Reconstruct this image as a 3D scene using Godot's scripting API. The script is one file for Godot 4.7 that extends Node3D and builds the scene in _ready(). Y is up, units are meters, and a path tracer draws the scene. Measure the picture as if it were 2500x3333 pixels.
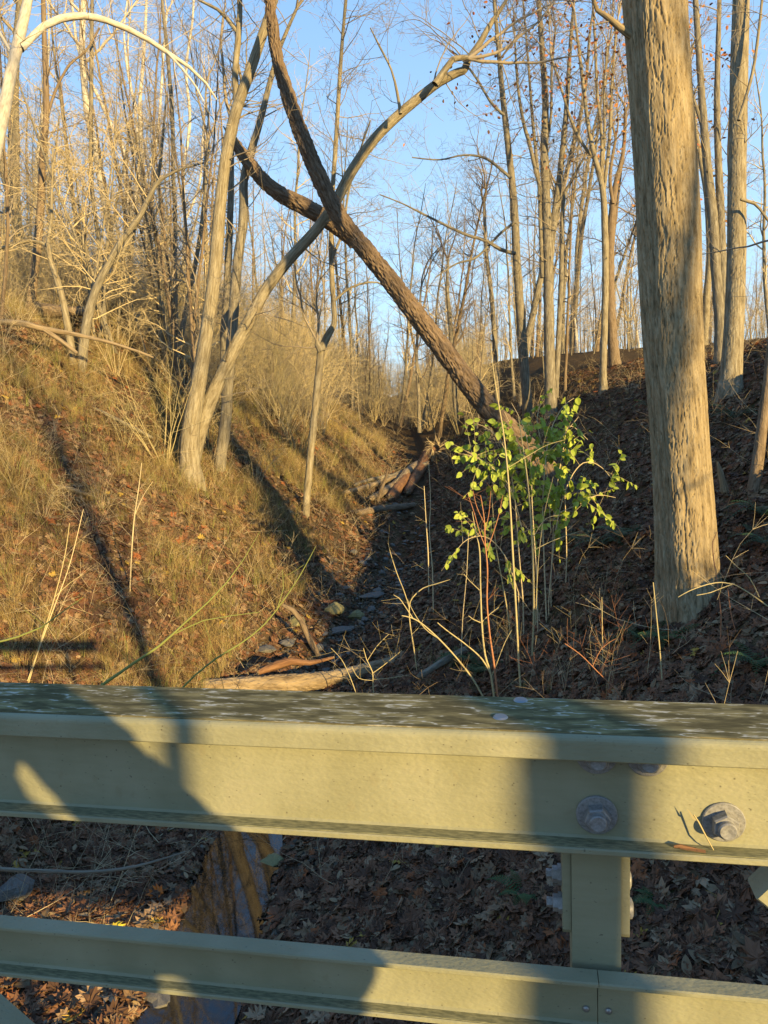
extends Node3D
# A wooded ravine in late autumn, seen over the railing of a footbridge. y is up, metres; the deck is y = 0, the view runs towards -z.

const EYE := Vector3(0, 1.6, 0)
const RAIL_TURN := -10.8
const UP := Vector3.UP
var SUN := Vector3.ZERO
var M := {}
var taken := {}
var rng := RandomNumberGenerator.new()
var rough_noise := FastNoiseLite.new()
var bark_noise := FastNoiseLite.new()
var warp_noise := FastNoiseLite.new()
var crack_noise := FastNoiseLite.new()
var CREEK_X := [[-20, -1.5], [0, -1.35], [5.5, -1.3], [8, -1.2], [9.5, -1.1], [12.5, -0.3], [17, 0.5], [25, 1.1], [40, 1.2], [80, 1.6], [130, 2.0]]
var CREEK_Y := [[-20, -2.3], [0, -2.05], [5.5, -2.0], [8, -1.92], [9.5, -1.76], [12.5, -1.5], [17, -1.0], [25, -0.2], [40, 1.0], [80, 2.4], [130, 3.4]]


func _ready() -> void:
	rng.seed = 4711
	# ---- camera
	var cam := Camera3D.new()
	cam.name = "camera"
	cam.position = EYE
	cam.rotation_degrees = Vector3(-7.7, 0, -2.3)
	cam.fov = 66.85
	cam.near = 0.05
	cam.far = 900.0
	add_child(cam)
	cam.current = true
	# ---- sky and exposure
	var env := Environment.new()
	var sm := ProceduralSkyMaterial.new()
	sm.sky_top_color = lin(0.085, 0.22, 0.52)
	sm.sky_horizon_color = lin(0.46, 0.68, 0.82)
	sm.sky_curve = 0.30
	sm.ground_bottom_color = Color(0.25, 0.2, 0.15)
	sm.ground_horizon_color = Color(0.55, 0.55, 0.55)
	sm.sun_angle_max = 1.0
	var sky := Sky.new()
	sky.sky_material = sm
	env.sky = sky
	env.background_mode = Environment.BG_SKY
	env.background_energy_multiplier = 0.80
	env.tonemap_mode = Environment.TONE_MAPPER_LINEAR
	env.tonemap_exposure = 2.15
	env.sdfgi_enabled = true
	env.ssao_enabled = true
	env.ssil_enabled = true
	var we := WorldEnvironment.new()
	we.name = "environment"
	we.environment = env
	add_child(we)
	# ---- sun: low, behind the viewer and to the right
	var az := deg_to_rad(34.0)
	var el := deg_to_rad(12.5)
	SUN = Vector3(sin(az) * cos(el), sin(el), cos(az) * cos(el))
	var sun := DirectionalLight3D.new()
	sun.name = "sun"
	sun.light_color = Color(1.0, 0.87, 0.60)
	sun.light_energy = 1.6
	sun.light_angular_distance = 0.5
	sun.shadow_enabled = true
	add_child(sun)
	sun.look_at_from_position(SUN * 50.0, Vector3.ZERO)

	setup_noise()
	setup_materials()
	build_ground()
	build_creek()
	build_bridge()
	build_big_tree()
	build_leaning_tree()
	build_trees()
	build_woods()
	build_brush()
	build_litter()
	build_stones()
	build_logs()
	build_saplings()
	build_green_shrub()
	build_ferns()
	build_photographer()


# ------------------------------------------------------------------ naming
func numbered(n: String) -> String:
	taken[n] = taken.get(n, 0) + 1
	return n if taken[n] == 1 else "%s_%03d" % [n, taken[n] - 1]


func tag(o: Node, label := "", category := "", group := "", kind := "") -> Node:
	if label: o.set_meta("label", label)
	if category: o.set_meta("category", category)
	if group: o.set_meta("group", group)
	if kind: o.set_meta("kind", kind)
	return o


func thing(called: String, label: String, category: String, at := Vector3.ZERO, group := "") -> Node3D:
	var o := Node3D.new()
	o.name = numbered(called)
	o.position = at
	add_child(o)
	tag(o, label, category, group)
	return o


func part(called: String, mesh: Mesh, mat: Material, parent: Node, at := Vector3.ZERO, label := "") -> MeshInstance3D:
	var o := MeshInstance3D.new()
	o.name = called if parent != self else numbered(called)
	o.mesh = mesh
	if mat: o.material_override = mat
	o.position = at
	parent.add_child(o, true)
	if label: o.set_meta("label", label)
	return o


func copy_of(root: Node3D, label := "", group := "") -> Node3D:
	var base := root.name.rstrip("0123456789").rstrip("_")
	var c: Node3D = root.duplicate()
	c.name = numbered(base)
	add_child(c)
	if label: c.set_meta("label", label)
	if group: c.set_meta("group", group)
	return c


# ------------------------------------------------------------------ geometry store
class Geo:
	var v := PackedVector3Array()
	var n := PackedVector3Array()
	var uv := PackedVector2Array()
	var c := PackedColorArray()
	var i := PackedInt32Array()

	func mesh(into: ArrayMesh = null, mat: Material = null) -> ArrayMesh:
		var m := into if into else ArrayMesh.new()
		if v.is_empty():
			return m
		var a := []
		a.resize(Mesh.ARRAY_MAX)
		a[Mesh.ARRAY_VERTEX] = v
		a[Mesh.ARRAY_NORMAL] = n
		if uv.size() == v.size(): a[Mesh.ARRAY_TEX_UV] = uv
		if c.size() == v.size(): a[Mesh.ARRAY_COLOR] = c
		a[Mesh.ARRAY_INDEX] = i
		m.add_surface_from_arrays(Mesh.PRIMITIVE_TRIANGLES, a)
		if mat: m.surface_set_material(m.get_surface_count() - 1, mat)
		return m

	# flat-shaded triangle; front is clockwise, nrm points out
	func tri(a: Vector3, b: Vector3, d: Vector3, ua := Vector2.ZERO, ub := Vector2.ZERO, ud := Vector2.ZERO) -> void:
		var nn := (d - a).cross(b - a).normalized()
		var k := v.size()
		v.append(a); v.append(b); v.append(d)
		n.append(nn); n.append(nn); n.append(nn)
		uv.append(ua); uv.append(ub); uv.append(ud)
		i.append(k); i.append(k + 1); i.append(k + 2)

	func quad(a: Vector3, b: Vector3, d: Vector3, e: Vector3) -> void:
		tri(a, b, d)
		tri(a, d, e)


func tube(g: Geo, pts: PackedVector3Array, rad: PackedFloat32Array, sides: int, cap := true, wob := 0.0) -> void:
	var np := pts.size()
	if np < 2: return
	var t := (pts[1] - pts[0]).normalized()
	var x := t.cross(Vector3(0.31, 0.2, 0.93)).normalized()
	var along := 0.0
	var ku: float = maxf(1.0, roundf(TAU * rad[0] / 0.5))
	for k in np:
		var nt := t
		if k > 0 and k < np - 1: nt = (pts[k + 1] - pts[k - 1]).normalized()
		elif k == np - 1: nt = (pts[k] - pts[k - 1]).normalized()
		t = nt
		x = (x - t * x.dot(t)).normalized()
		var y := t.cross(x)
		if k > 0: along += pts[k].distance_to(pts[k - 1])
		var b := g.v.size()
		for s in sides + 1:
			var an := TAU * s / sides
			var dir := x * cos(an) + y * sin(an)
			var r := rad[k]
			if wob > 0.0: r *= 1.0 + wob * rough_noise.get_noise_3dv((pts[k] + dir * rad[k]) * 4.0)
			g.v.append(pts[k] + dir * r)
			g.n.append(dir)
			g.uv.append(Vector2(ku * s / sides, along / 0.5))
		if k > 0:
			for s in sides:
				var p := b + s
				var q := p - sides - 1
				g.i.append(q); g.i.append(p); g.i.append(q + 1)
				g.i.append(q + 1); g.i.append(p); g.i.append(p + 1)
	if cap and rad[np - 1] > 0.012:
		var b := g.v.size()
		g.v.append(pts[np - 1] + t * rad[np - 1] * 0.3)
		g.n.append(t); g.uv.append(Vector2.ZERO)
		var q := b - sides - 1
		for s in sides:
			g.i.append(q + s); g.i.append(b); g.i.append(q + s + 1)


# a path of [x, y, z, radius] rounded off into close points
func smooth(path: Array, step := 0.15) -> Array:
	var pts := PackedVector3Array()
	var rad := PackedFloat32Array()
	var n := path.size()
	for k in n - 1:
		var p0: Array = path[maxi(k - 1, 0)]
		var p1: Array = path[k]
		var p2: Array = path[k + 1]
		var p3: Array = path[mini(k + 2, n - 1)]
		var a := Vector3(p0[0], p0[1], p0[2])
		var b := Vector3(p1[0], p1[1], p1[2])
		var c := Vector3(p2[0], p2[1], p2[2])
		var d := Vector3(p3[0], p3[1], p3[2])
		var m: int = maxi(1, int(b.distance_to(c) / step))
		for j in m:
			var f := float(j) / m
			pts.append(b.cubic_interpolate(c, a, d, f))
			rad.append(lerpf(p1[3], p2[3], f))
	var e: Array = path[n - 1]
	pts.append(Vector3(e[0], e[1], e[2]))
	rad.append(e[3])
	return [pts, rad]


func rand_dir(r: RandomNumberGenerator) -> Vector3:
	return Vector3(r.randf_range(-1, 1), r.randf_range(-1, 1), r.randf_range(-1, 1)).normalized()


func sides_for(r: float) -> int:
	return 12 if r > 0.1 else 8 if r > 0.05 else 6 if r > 0.02 else 4 if r > 0.009 else 3


# a bare branch with its side twigs; sty: wob, lift, dens (side shoots a metre), thin (smallest radius)
func branch(g: Geo, p: Vector3, dir: Vector3, length: float, r: float, level: int, rn: RandomNumberGenerator, sty: Dictionary) -> void:
	var n: int = clampi(int(length / 0.22), 3, 14) if level > 0 else clampi(int(length / 0.16), 2, 4)
	var pts := PackedVector3Array([p])
	var rad := PackedFloat32Array([r])
	var d := dir
	var thin: float = sty.thin
	for k in n:
		d = (d + rand_dir(rn) * sty.wob + UP * sty.lift * (0.5 if level == 0 else 1.0)).normalized()
		p += d * length / n
		pts.append(p)
		rad.append(maxf(thin, r * (1.0 - 0.82 * (k + 1) / n)))
	tube(g, pts, rad, sides_for(r), false)
	if level <= 0: return
	var kids := int(length * sty.dens * (1.0 if level > 1 else 1.6) + rn.randf())
	for k in kids:
		var f := rn.randf_range(0.18, 1.0)
		var at := f * n
		var j: int = mini(int(at), n - 1)
		var q := pts[j].lerp(pts[j + 1], at - j)
		var ax := (pts[j + 1] - pts[j]).normalized()
		var side := ax.cross(rand_dir(rn)).normalized()
		var nd := (ax * rn.randf_range(0.5, 1.1) + side).normalized()
		var l := length * rn.randf_range(0.25, 0.55) * (1.15 - 0.6 * f)
		if l < 0.1: continue
		branch(g, q, nd, l, maxf(thin, lerpf(r, r * 0.2, f) * 0.55), level - 1, rn, sty)


# shoots along a finished limb
func sprout(g: Geo, pts: PackedVector3Array, rad: PackedFloat32Array, from: float, count: int, lmin: float, lmax: float, level: int, rn: RandomNumberGenerator, sty: Dictionary) -> void:
	var n := pts.size()
	for k in count:
		var at := lerpf(from, 1.0, (k + rn.randf()) / count) * (n - 1)
		var j: int = mini(int(at), n - 2)
		var q := pts[j].lerp(pts[j + 1], at - j)
		var ax := (pts[j + 1] - pts[j]).normalized()
		var side := ax.cross(rand_dir(rn)).normalized()
		var nd := (ax * rn.randf_range(0.1, 0.9) + side).normalized()
		var l := rn.randf_range(lmin, lmax)
		branch(g, q, nd, l, clampf(minf(rad[j] * 0.35, l * 0.0085), sty.thin, 0.03), level, rn, sty)


# ------------------------------------------------------------------ terrain
func herm(p: Array, x: float) -> float:
	if x <= p[0][0]: return p[0][1]
	var last: int = p.size() - 1
	if x >= p[last][0]: return p[last][1]
	var i := 0
	while p[i + 1][0] <= x: i += 1
	var m0: float = slope_at(p, i)
	var m1: float = slope_at(p, i + 1)
	var h: float = p[i + 1][0] - p[i][0]
	var t: float = (x - p[i][0]) / h
	return (2 * t * t * t - 3 * t * t + 1) * p[i][1] + (t * t * t - 2 * t * t + t) * h * m0 + (-2 * t * t * t + 3 * t * t) * p[i + 1][1] + (t * t * t - t * t) * h * m1


func slope_at(p: Array, k: int) -> float:
	var a := maxi(k - 1, 0)
	var b := mini(k + 1, p.size() - 1)
	return (p[b][1] - p[a][1]) / float(p[b][0] - p[a][0])


func smin(a: float, b: float, k: float) -> float:
	var h := maxf(k - absf(a - b), 0.0) / k
	return minf(a, b) - h * h * k * 0.25


func height(x: float, z: float) -> float:
	var d := -z
	var c := herm(CREEK_X, d)
	var y := herm(CREEK_Y, d)
	var hl := lerpf(1.5, 0.55, smoothstep(6.5, 10.5, d))
	var hr := 0.45
	var s := x - c
	var r := 0.0
	if s < -hl:
		var t := -hl - s
		r = smin(0.74 * (sqrt(t * t + 0.09) - 0.3), lerpf(lerpf(1.9, 4.7, smoothstep(-1.0, 7.0, d)) + 0.06 * t, 1.6, smoothstep(22.0, 60.0, d)), 1.2)
	elif s > hr:
		var t := s - hr
		r = 0.40 * (sqrt(t * t + 0.04) - 0.2) + 0.19 * (sqrt(pow(maxf(t - 2.5, 0.0), 2.0) + 0.04) - 0.2)
		var top := lerpf(1.95, 3.8, smoothstep(1.5, 9.0, d))
		top = lerpf(top, 2.6, smoothstep(15.0, 23.0, d))
		r = smin(r, top + 0.035 * t, 1.0)
	else:
		r = -0.16 * smoothstep(0.0, 0.6, maxf(0.0, 1.0 - absf(s) / 0.45))
	var nz := rough_noise.get_noise_2d(x * 0.35, z * 0.35) * 0.16 + rough_noise.get_noise_2d(x * 1.6 + 50.0, z * 1.6) * 0.05
	return y + r + nz * smoothstep(0.3, 1.5, absf(s))


func ground_at(x: float, z: float) -> Vector3:
	return Vector3(x, height(x, z), z)


func ground_normal(x: float, z: float) -> Vector3:
	var e := 0.12
	return Vector3(height(x - e, z) - height(x + e, z), 2 * e, height(x, z - e) - height(x, z + e)).normalized()


# ------------------------------------------------------------------ materials
func setup_noise() -> void:
	rough_noise.seed = 5
	rough_noise.frequency = 1.0
	rough_noise.noise_type = FastNoiseLite.TYPE_SIMPLEX_SMOOTH
	rough_noise.fractal_type = FastNoiseLite.FRACTAL_FBM
	rough_noise.fractal_octaves = 3
	bark_noise.seed = 9
	bark_noise.frequency = 1.0
	bark_noise.noise_type = FastNoiseLite.TYPE_CELLULAR
	bark_noise.cellular_return_type = FastNoiseLite.RETURN_DISTANCE2_SUB
	bark_noise.cellular_jitter = 1.0
	crack_noise.seed = 61
	crack_noise.frequency = 1.0
	crack_noise.noise_type = FastNoiseLite.TYPE_SIMPLEX
	crack_noise.fractal_type = FastNoiseLite.FRACTAL_NONE
	warp_noise.seed = 12
	warp_noise.frequency = 1.0
	warp_noise.noise_type = FastNoiseLite.TYPE_SIMPLEX_SMOOTH
	warp_noise.fractal_type = FastNoiseLite.FRACTAL_FBM
	warp_noise.fractal_octaves = 3


func noise_tex(colors: Array, freq: float, seed_: int, size := 512, octaves := 5, normal := false, strength := 6.0) -> NoiseTexture2D:
	var f := FastNoiseLite.new()
	f.seed = seed_
	f.frequency = freq
	f.noise_type = FastNoiseLite.TYPE_SIMPLEX_SMOOTH
	f.fractal_octaves = octaves
	f.fractal_gain = 0.6
	var t := NoiseTexture2D.new()
	t.width = size
	t.height = size
	t.seamless = true
	t.noise = f
	if normal:
		t.as_normal_map = true
		t.bump_strength = strength
	elif colors.size():
		var g := Gradient.new()
		var offs := PackedFloat32Array()
		for k in colors.size(): offs.append(float(k) / (colors.size() - 1))
		g.offsets = offs
		g.colors = PackedColorArray(colors)
		t.color_ramp = g
	return t


func lin(r: float, g: float, b: float) -> Color:
	return Color(r, g, b).linear_to_srgb()


func flat(c: Color, rough := 0.9) -> StandardMaterial3D:
	var m := StandardMaterial3D.new()
	m.albedo_color = c
	m.roughness = rough
	m.metallic_specular = 0.3
	return m


func bark(c: Array, stretch := 0.22, bump := 5.0, sd := 1) -> StandardMaterial3D:
	var m := StandardMaterial3D.new()
	m.albedo_texture = noise_tex(c, 0.02, sd, 256)
	m.normal_enabled = true
	m.normal_texture = noise_tex([], 0.035, sd + 40, 256, 4, true, bump)
	m.uv1_scale = Vector3(1, stretch, 1)
	m.roughness = 0.95
	m.metallic_specular = 0.2
	return m


func setup_materials() -> void:
	M.tan_bark = bark([lin(0.10, 0.08, 0.048), lin(0.205, 0.168, 0.105), lin(0.275, 0.235, 0.155), lin(0.36, 0.315, 0.22)], 0.22, 5.0, 1)
	M.maple_bark = bark([lin(0.12, 0.088, 0.048), lin(0.225, 0.172, 0.095), lin(0.30, 0.235, 0.135), lin(0.38, 0.31, 0.19)], 0.2, 5.0, 8)
	M.dark_bark = bark([lin(0.085, 0.06, 0.04), lin(0.17, 0.122, 0.08), lin(0.26, 0.19, 0.125)], 0.25, 6.0, 2)
	M.grey_bark = bark([lin(0.08, 0.068, 0.048), lin(0.165, 0.142, 0.10), lin(0.24, 0.21, 0.15), lin(0.33, 0.295, 0.22)], 0.22, 4.5, 3)
	M.pale_bark = bark([lin(0.30, 0.27, 0.21), lin(0.50, 0.45, 0.36), lin(0.62, 0.57, 0.47)], 0.6, 2.0, 4)
	M.brown_bark = bark([lin(0.11, 0.08, 0.05), lin(0.19, 0.14, 0.09), lin(0.26, 0.20, 0.13)], 0.25, 5.0, 5)
	M.dead_wood = bark([lin(0.13, 0.09, 0.05), lin(0.26, 0.195, 0.115), lin(0.36, 0.28, 0.175)], 0.12, 5.0, 6)
	M.rot_wood = bark([lin(0.12, 0.06, 0.03), lin(0.21, 0.11, 0.055), lin(0.30, 0.17, 0.085)], 0.12, 5.0, 7)
	M.twig_grey = flat(lin(0.30, 0.245, 0.17))
	M.twig_tan = flat(lin(0.54, 0.43, 0.24))
	M.twig_dark = flat(lin(0.20, 0.15, 0.10))
	M.twig_pale = flat(lin(0.46, 0.40, 0.31))
	M.stem_straw = flat(lin(0.42, 0.345, 0.17), 0.7)
	M.stem_red = flat(lin(0.38, 0.17, 0.08), 0.7)
	M.stem_green = flat(lin(0.20, 0.22, 0.06), 0.7)
	var gm := StandardMaterial3D.new()
	gm.albedo_texture = noise_tex([lin(0.028, 0.019, 0.010), lin(0.07, 0.047, 0.024), lin(0.13, 0.088, 0.045), lin(0.09, 0.058, 0.03), lin(0.20, 0.14, 0.07)], 0.03, 21, 1024)
	gm.uv1_triplanar = true
	gm.uv1_world_triplanar = true
	gm.uv1_scale = Vector3.ONE * 0.55
	gm.heightmap_enabled = true
	gm.heightmap_texture = noise_tex([Color.BLACK, Color.WHITE], 0.05, 22, 1024, 5)
	gm.heightmap_scale = 4.0
	gm.roughness = 1.0
	gm.metallic_specular = 0.1
	M.ground = gm
	var lm := StandardMaterial3D.new()
	lm.vertex_color_use_as_albedo = true
	lm.roughness = 0.75
	lm.metallic_specular = 0.3
	lm.backlight_enabled = true
	lm.backlight = Color(0.25, 0.2, 0.12)
	M.tinted_leaf = lm
	var tm := StandardMaterial3D.new()
	tm.vertex_color_use_as_albedo = true
	tm.roughness = 0.9
	tm.metallic_specular = 0.15
	M.tinted = tm
	var fr := StandardMaterial3D.new()
	fr.albedo_texture = weathered_texture()
	fr.uv1_triplanar = true
	fr.uv1_scale = Vector3(1.6, 3.2, 3.2)
	fr.roughness = 0.6
	fr.metallic_specular = 0.4
	fr.normal_enabled = true
	fr.normal_texture = noise_tex([], 0.12, 32, 512, 3, true, 0.5)
	M.fibreglass = fr
	var cp := StandardMaterial3D.new()
	cp.albedo_texture = cap_texture()
	cp.uv1_triplanar = true
	cp.uv1_scale = Vector3(2.2, 2.2, 5.0)
	cp.roughness = 0.95
	cp.metallic_specular = 0.05
	M.cap_top = cp
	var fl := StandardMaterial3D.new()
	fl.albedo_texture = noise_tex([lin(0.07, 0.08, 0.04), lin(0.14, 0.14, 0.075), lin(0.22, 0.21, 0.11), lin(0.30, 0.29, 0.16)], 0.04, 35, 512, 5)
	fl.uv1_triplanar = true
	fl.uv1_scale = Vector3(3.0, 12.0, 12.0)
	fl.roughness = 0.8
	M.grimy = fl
	var zn := StandardMaterial3D.new()
	zn.albedo_texture = noise_tex([lin(0.13, 0.125, 0.115), lin(0.24, 0.235, 0.22), lin(0.34, 0.335, 0.32)], 0.06, 36, 256)
	zn.uv1_triplanar = true
	zn.uv1_scale = Vector3.ONE * 14.0
	zn.metallic = 0.2
	zn.roughness = 0.5
	M.zinc = zn
	M.steel = flat(lin(0.3, 0.3, 0.29), 0.5)
	M.steel.metallic = 0.9
	var rk := StandardMaterial3D.new()
	rk.albedo_texture = noise_tex([lin(0.06, 0.055, 0.045), lin(0.13, 0.12, 0.095), lin(0.22, 0.20, 0.155)], 0.03, 37, 512)
	rk.uv1_triplanar = true
	rk.uv1_scale = Vector3.ONE * 1.5
	rk.roughness = 0.85
	M.rock = rk
	var rm := rk.duplicate()
	rm.albedo_texture = noise_tex([lin(0.09, 0.08, 0.035), lin(0.20, 0.18, 0.065), lin(0.31, 0.27, 0.15)], 0.03, 38, 512)
	M.moss_rock = rm
	var wt := StandardMaterial3D.new()
	wt.albedo_color = Color(lin(0.012, 0.011, 0.008), 0.82)
	wt.transparency = BaseMaterial3D.TRANSPARENCY_ALPHA
	wt.roughness = 0.03
	wt.metallic_specular = 0.6
	wt.normal_enabled = true
	wt.normal_texture = noise_tex([], 0.02, 39, 512, 2, true, 0.5)
	wt.normal_scale = 0.03
	wt.uv1_triplanar = true
	wt.uv1_world_triplanar = true
	wt.uv1_scale = Vector3.ONE * 0.8
	M.water = wt
	M.deck = flat(lin(0.22, 0.19, 0.15), 0.9)
	M.jacket = flat(lin(0.05, 0.06, 0.09), 0.9)
	M.skin = flat(lin(0.5, 0.3, 0.22), 0.6)
	M.phone = flat(lin(0.02, 0.02, 0.02), 0.3)
	M.green_leaf = flat(lin(0.26, 0.32, 0.05), 0.6)
	M.green_leaf.backlight_enabled = true
	M.green_leaf.backlight = Color(0.45, 0.5, 0.1)
	M.lime_leaf = flat(lin(0.42, 0.46, 0.08), 0.6)
	M.lime_leaf.backlight_enabled = true
	M.lime_leaf.backlight = Color(0.5, 0.5, 0.1)
	M.fern = flat(lin(0.035, 0.07, 0.02), 0.6)
	M.fern.backlight_enabled = true
	M.fern.backlight = Color(0.12, 0.2, 0.05)


# old pultruded fibreglass: faint fibres along the beam, cloudy ageing, dirt specks, scuffs and a few run stains
func weathered_texture() -> ImageTexture:
	var w := 512
	var im := Image.create(w, w, false, Image.FORMAT_RGB8)
	var a := FastNoiseLite.new()
	a.seed = 91
	a.fractal_octaves = 4
	a.frequency = 0.008
	for y in w:
		for x in w:
			var an := TAU * x / w
			var ay := TAU * y / w
			# a torus keeps the tile seamless along and across
			var p := Vector3(cos(an) * (90.0 + 34.0 * cos(ay)), sin(an) * (90.0 + 34.0 * cos(ay)), 34.0 * sin(ay))
			var cloud := a.get_noise_3dv(p)
			var fibre := a.get_noise_3dv(Vector3(p.x * 1.5 + 300.0, p.y * 1.5, p.z * 26.0)) + 0.0
			var dirt := smoothstep(0.36, 0.60, a.get_noise_3dv(p * 4.6 + Vector3(0, 700, 0)))
			var speck := smoothstep(0.56, 0.64, a.get_noise_3dv(p * 30.0 + Vector3(900, 0, 0)))
			var c := lin(0.226, 0.218, 0.130).lerp(lin(0.276, 0.266, 0.166), clampf(0.5 + cloud * 1.3 + fibre * 0.35, 0.0, 1.0))
			c = c.lerp(lin(0.22, 0.195, 0.11), dirt * 0.35).lerp(lin(0.07, 0.06, 0.04), speck * 0.75)
			im.set_pixel(x, y, c)
	return ImageTexture.create_from_image(im)


# the worn coat on top of the cap: dark olive film, peeled in pale grey streaks
func cap_texture() -> ImageTexture:
	var w := 512
	var im := Image.create(w, w, false, Image.FORMAT_RGB8)
	var a := FastNoiseLite.new()
	a.seed = 77
	a.frequency = 0.012
	a.fractal_octaves = 5
	var b := FastNoiseLite.new()
	b.seed = 78
	b.frequency = 0.05
	for y in w:
		for x in w:
			var fx := absf(x - w / 2.0) / (w / 2.0)   # mirror blend keeps the tile seamless
			var n1 := lerpf(a.get_noise_2d(x, y * 1.7), a.get_noise_2d(w - x, y * 1.7), 0.5 * smoothstep(0.7, 1.0, fx))
			var n2 := b.get_noise_2d(x, y * 2.0)
			var film := lin(0.10, 0.085, 0.042).lerp(lin(0.23, 0.192, 0.088), clampf(n1 * 1.6 + 0.45, 0.0, 1.0))
			var ridge := absf(a.get_noise_2d(x * 0.8 + 900.0, y * 2.2))
			var peel := smoothstep(0.085, 0.03, ridge) * smoothstep(-0.15, 0.15, n1 + n2 * 0.4)
			var c := film.lerp(lin(0.46, 0.43, 0.34), peel * 0.9)
			var g := 1.0 + n2 * 0.18
			im.set_pixel(x, y, Color(c.r * g, c.g * g, c.b * g))
	return ImageTexture.create_from_image(im)


# ------------------------------------------------------------------ ground and water
func build_ground() -> void:
	var g := Geo.new()
	var xs := PackedFloat32Array()
	var zs := PackedFloat32Array()
	for k in range(-170, 171):
		var f := k / 170.0
		xs.append(signf(f) * (13.0 * absf(f) + 380.0 * pow(absf(f), 7.0)) - 0.5)
	var z := 60.0
	while z > -500.0:
		zs.append(z)
		z -= 3.0 if z > 8.0 else 0.12 if z > -14.0 else 0.2 if z > -30.0 else 0.6 if z > -60.0 else 4.0 if z > -140.0 else 30.0
	var nx := xs.size()
	for j in zs.size():
		for k in nx:
			g.v.append(ground_at(xs[k], zs[j]))
	for j in zs.size():
		for k in nx:
			var p := j * nx + k
			var l := g.v[p - 1 if k > 0 else p]
			var r := g.v[p + 1 if k < nx - 1 else p]
			var u := g.v[p - nx if j > 0 else p]
			var w := g.v[p + nx if j < zs.size() - 1 else p]
			g.n.append((u - w).cross(r - l).normalized())
			if j > 0 and k > 0:
				g.i.append(p - nx - 1); g.i.append(p - 1); g.i.append(p)
				g.i.append(p - nx - 1); g.i.append(p); g.i.append(p - nx)
	tag(part("ground", g.mesh(), M.ground, self), "leaf strewn earth of the ravine and its banks", "", "", "structure")


func build_creek() -> void:
	# the pool under the bridge; further up the water runs hidden under stones and leaves
	for e in [[-14.0, 8.3, 0.31]]:
		var g := Geo.new()
		var d: float = e[0]
		var rows := 0
		while d < e[1]:
			var f: float = (d - e[0]) / (e[1] - e[0])
			var ends := minf(1.0, sqrt(minf(f, 1.0 - f) * 9.0))
			var c := herm(CREEK_X, d)
			var y: float = herm(CREEK_Y, d) - 0.045 if e[0] < 0.0 else herm(CREEK_Y, 12.6) - 0.02
			for k in 7:
				var sd := (k - 3) / 3.0
				var wide: float = e[2] * ends * (1.0 + 0.35 * rough_noise.get_noise_2d(d * 1.3, signf(sd) * 20.0))
				g.v.append(Vector3(c + sd * wide, y, -d))
				g.n.append(UP)
			if rows > 0:
				var b := g.v.size() - 14
				for k in 6:
					g.i.append(b + k); g.i.append(b + k + 7); g.i.append(b + k + 8)
					g.i.append(b + k); g.i.append(b + k + 8); g.i.append(b + k + 1)
			rows += 1
			d += 0.1
		tag(part("creek_water", g.mesh(), M.water, self), "shallow dark creek water", "", "", "structure")


# ------------------------------------------------------------------ the railing
func extrude(g: Geo, prof: Array, u0: float, u1: float) -> void:   # prof: Vector2(depth, height) counter-clockwise seen from +u; local axes u, y, -depth
	var n := prof.size()
	var a := PackedVector3Array()
	var b := PackedVector3Array()
	for p in prof:
		a.append(Vector3(u0, p.y, -0.7 - p.x))
		b.append(Vector3(u1, p.y, -0.7 - p.x))
	for k in n:
		var j := (k + 1) % n
		var e := b[j] - b[k]
		var out := e.cross(Vector3.RIGHT)
		var q := g.v.size()
		for w in [a[k], b[k], b[j], a[j]]:
			g.v.append(w); g.n.append(out.normalized()); g.uv.append(Vector2.ZERO)
		g.i.append(q); g.i.append(q + 1); g.i.append(q + 2)
		g.i.append(q); g.i.append(q + 2); g.i.append(q + 3)
	var flat2 := PackedVector2Array()
	for p in prof: flat2.append(p)
	var ti := Geometry2D.triangulate_polygon(flat2)
	for k in range(0, ti.size(), 3):
		g.tri(a[ti[k]], a[ti[k + 1]], a[ti[k + 2]])
		g.tri(b[ti[k]], b[ti[k + 2]], b[ti[k + 1]])


func channel(g: Geo, top: float, bottom: float, deep: float, thick: float, front: float, u0: float, u1: float) -> void:
	var c := 0.0012
	var p := []
	p.append(Vector2(front + c, top))
	p.append(Vector2(front, top - c))
	p.append(Vector2(front, top - thick + c))
	p.append(Vector2(front + c, top - thick))
	p.append(Vector2(front + deep - 0.003, top - thick))
	p.append(Vector2(front + deep, top - thick - 0.003))
	p.append(Vector2(front + deep, bottom + thick + 0.003))
	p.append(Vector2(front + deep - 0.003, bottom + thick))
	p.append(Vector2(front + c, bottom + thick))
	p.append(Vector2(front, bottom + thick - c))
	p.append(Vector2(front, bottom + c))
	p.append(Vector2(front + c, bottom))
	p.append(Vector2(front + deep + thick - c, bottom))
	p.append(Vector2(front + deep + thick, bottom + c))
	p.append(Vector2(front + deep + thick, top - c))
	p.append(Vector2(front + deep + thick - c, top))
	extrude(g, p, u0, u1)


func box_profile(d0: float, d1: float, y0: float, y1: float, c := 0.001) -> Array:
	return [Vector2(d0 + c, y1), Vector2(d0, y1 - c), Vector2(d0, y0 + c), Vector2(d0 + c, y0), Vector2(d1 - c, y0), Vector2(d1, y0 + c), Vector2(d1, y1 - c), Vector2(d1 - c, y1)]


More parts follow.
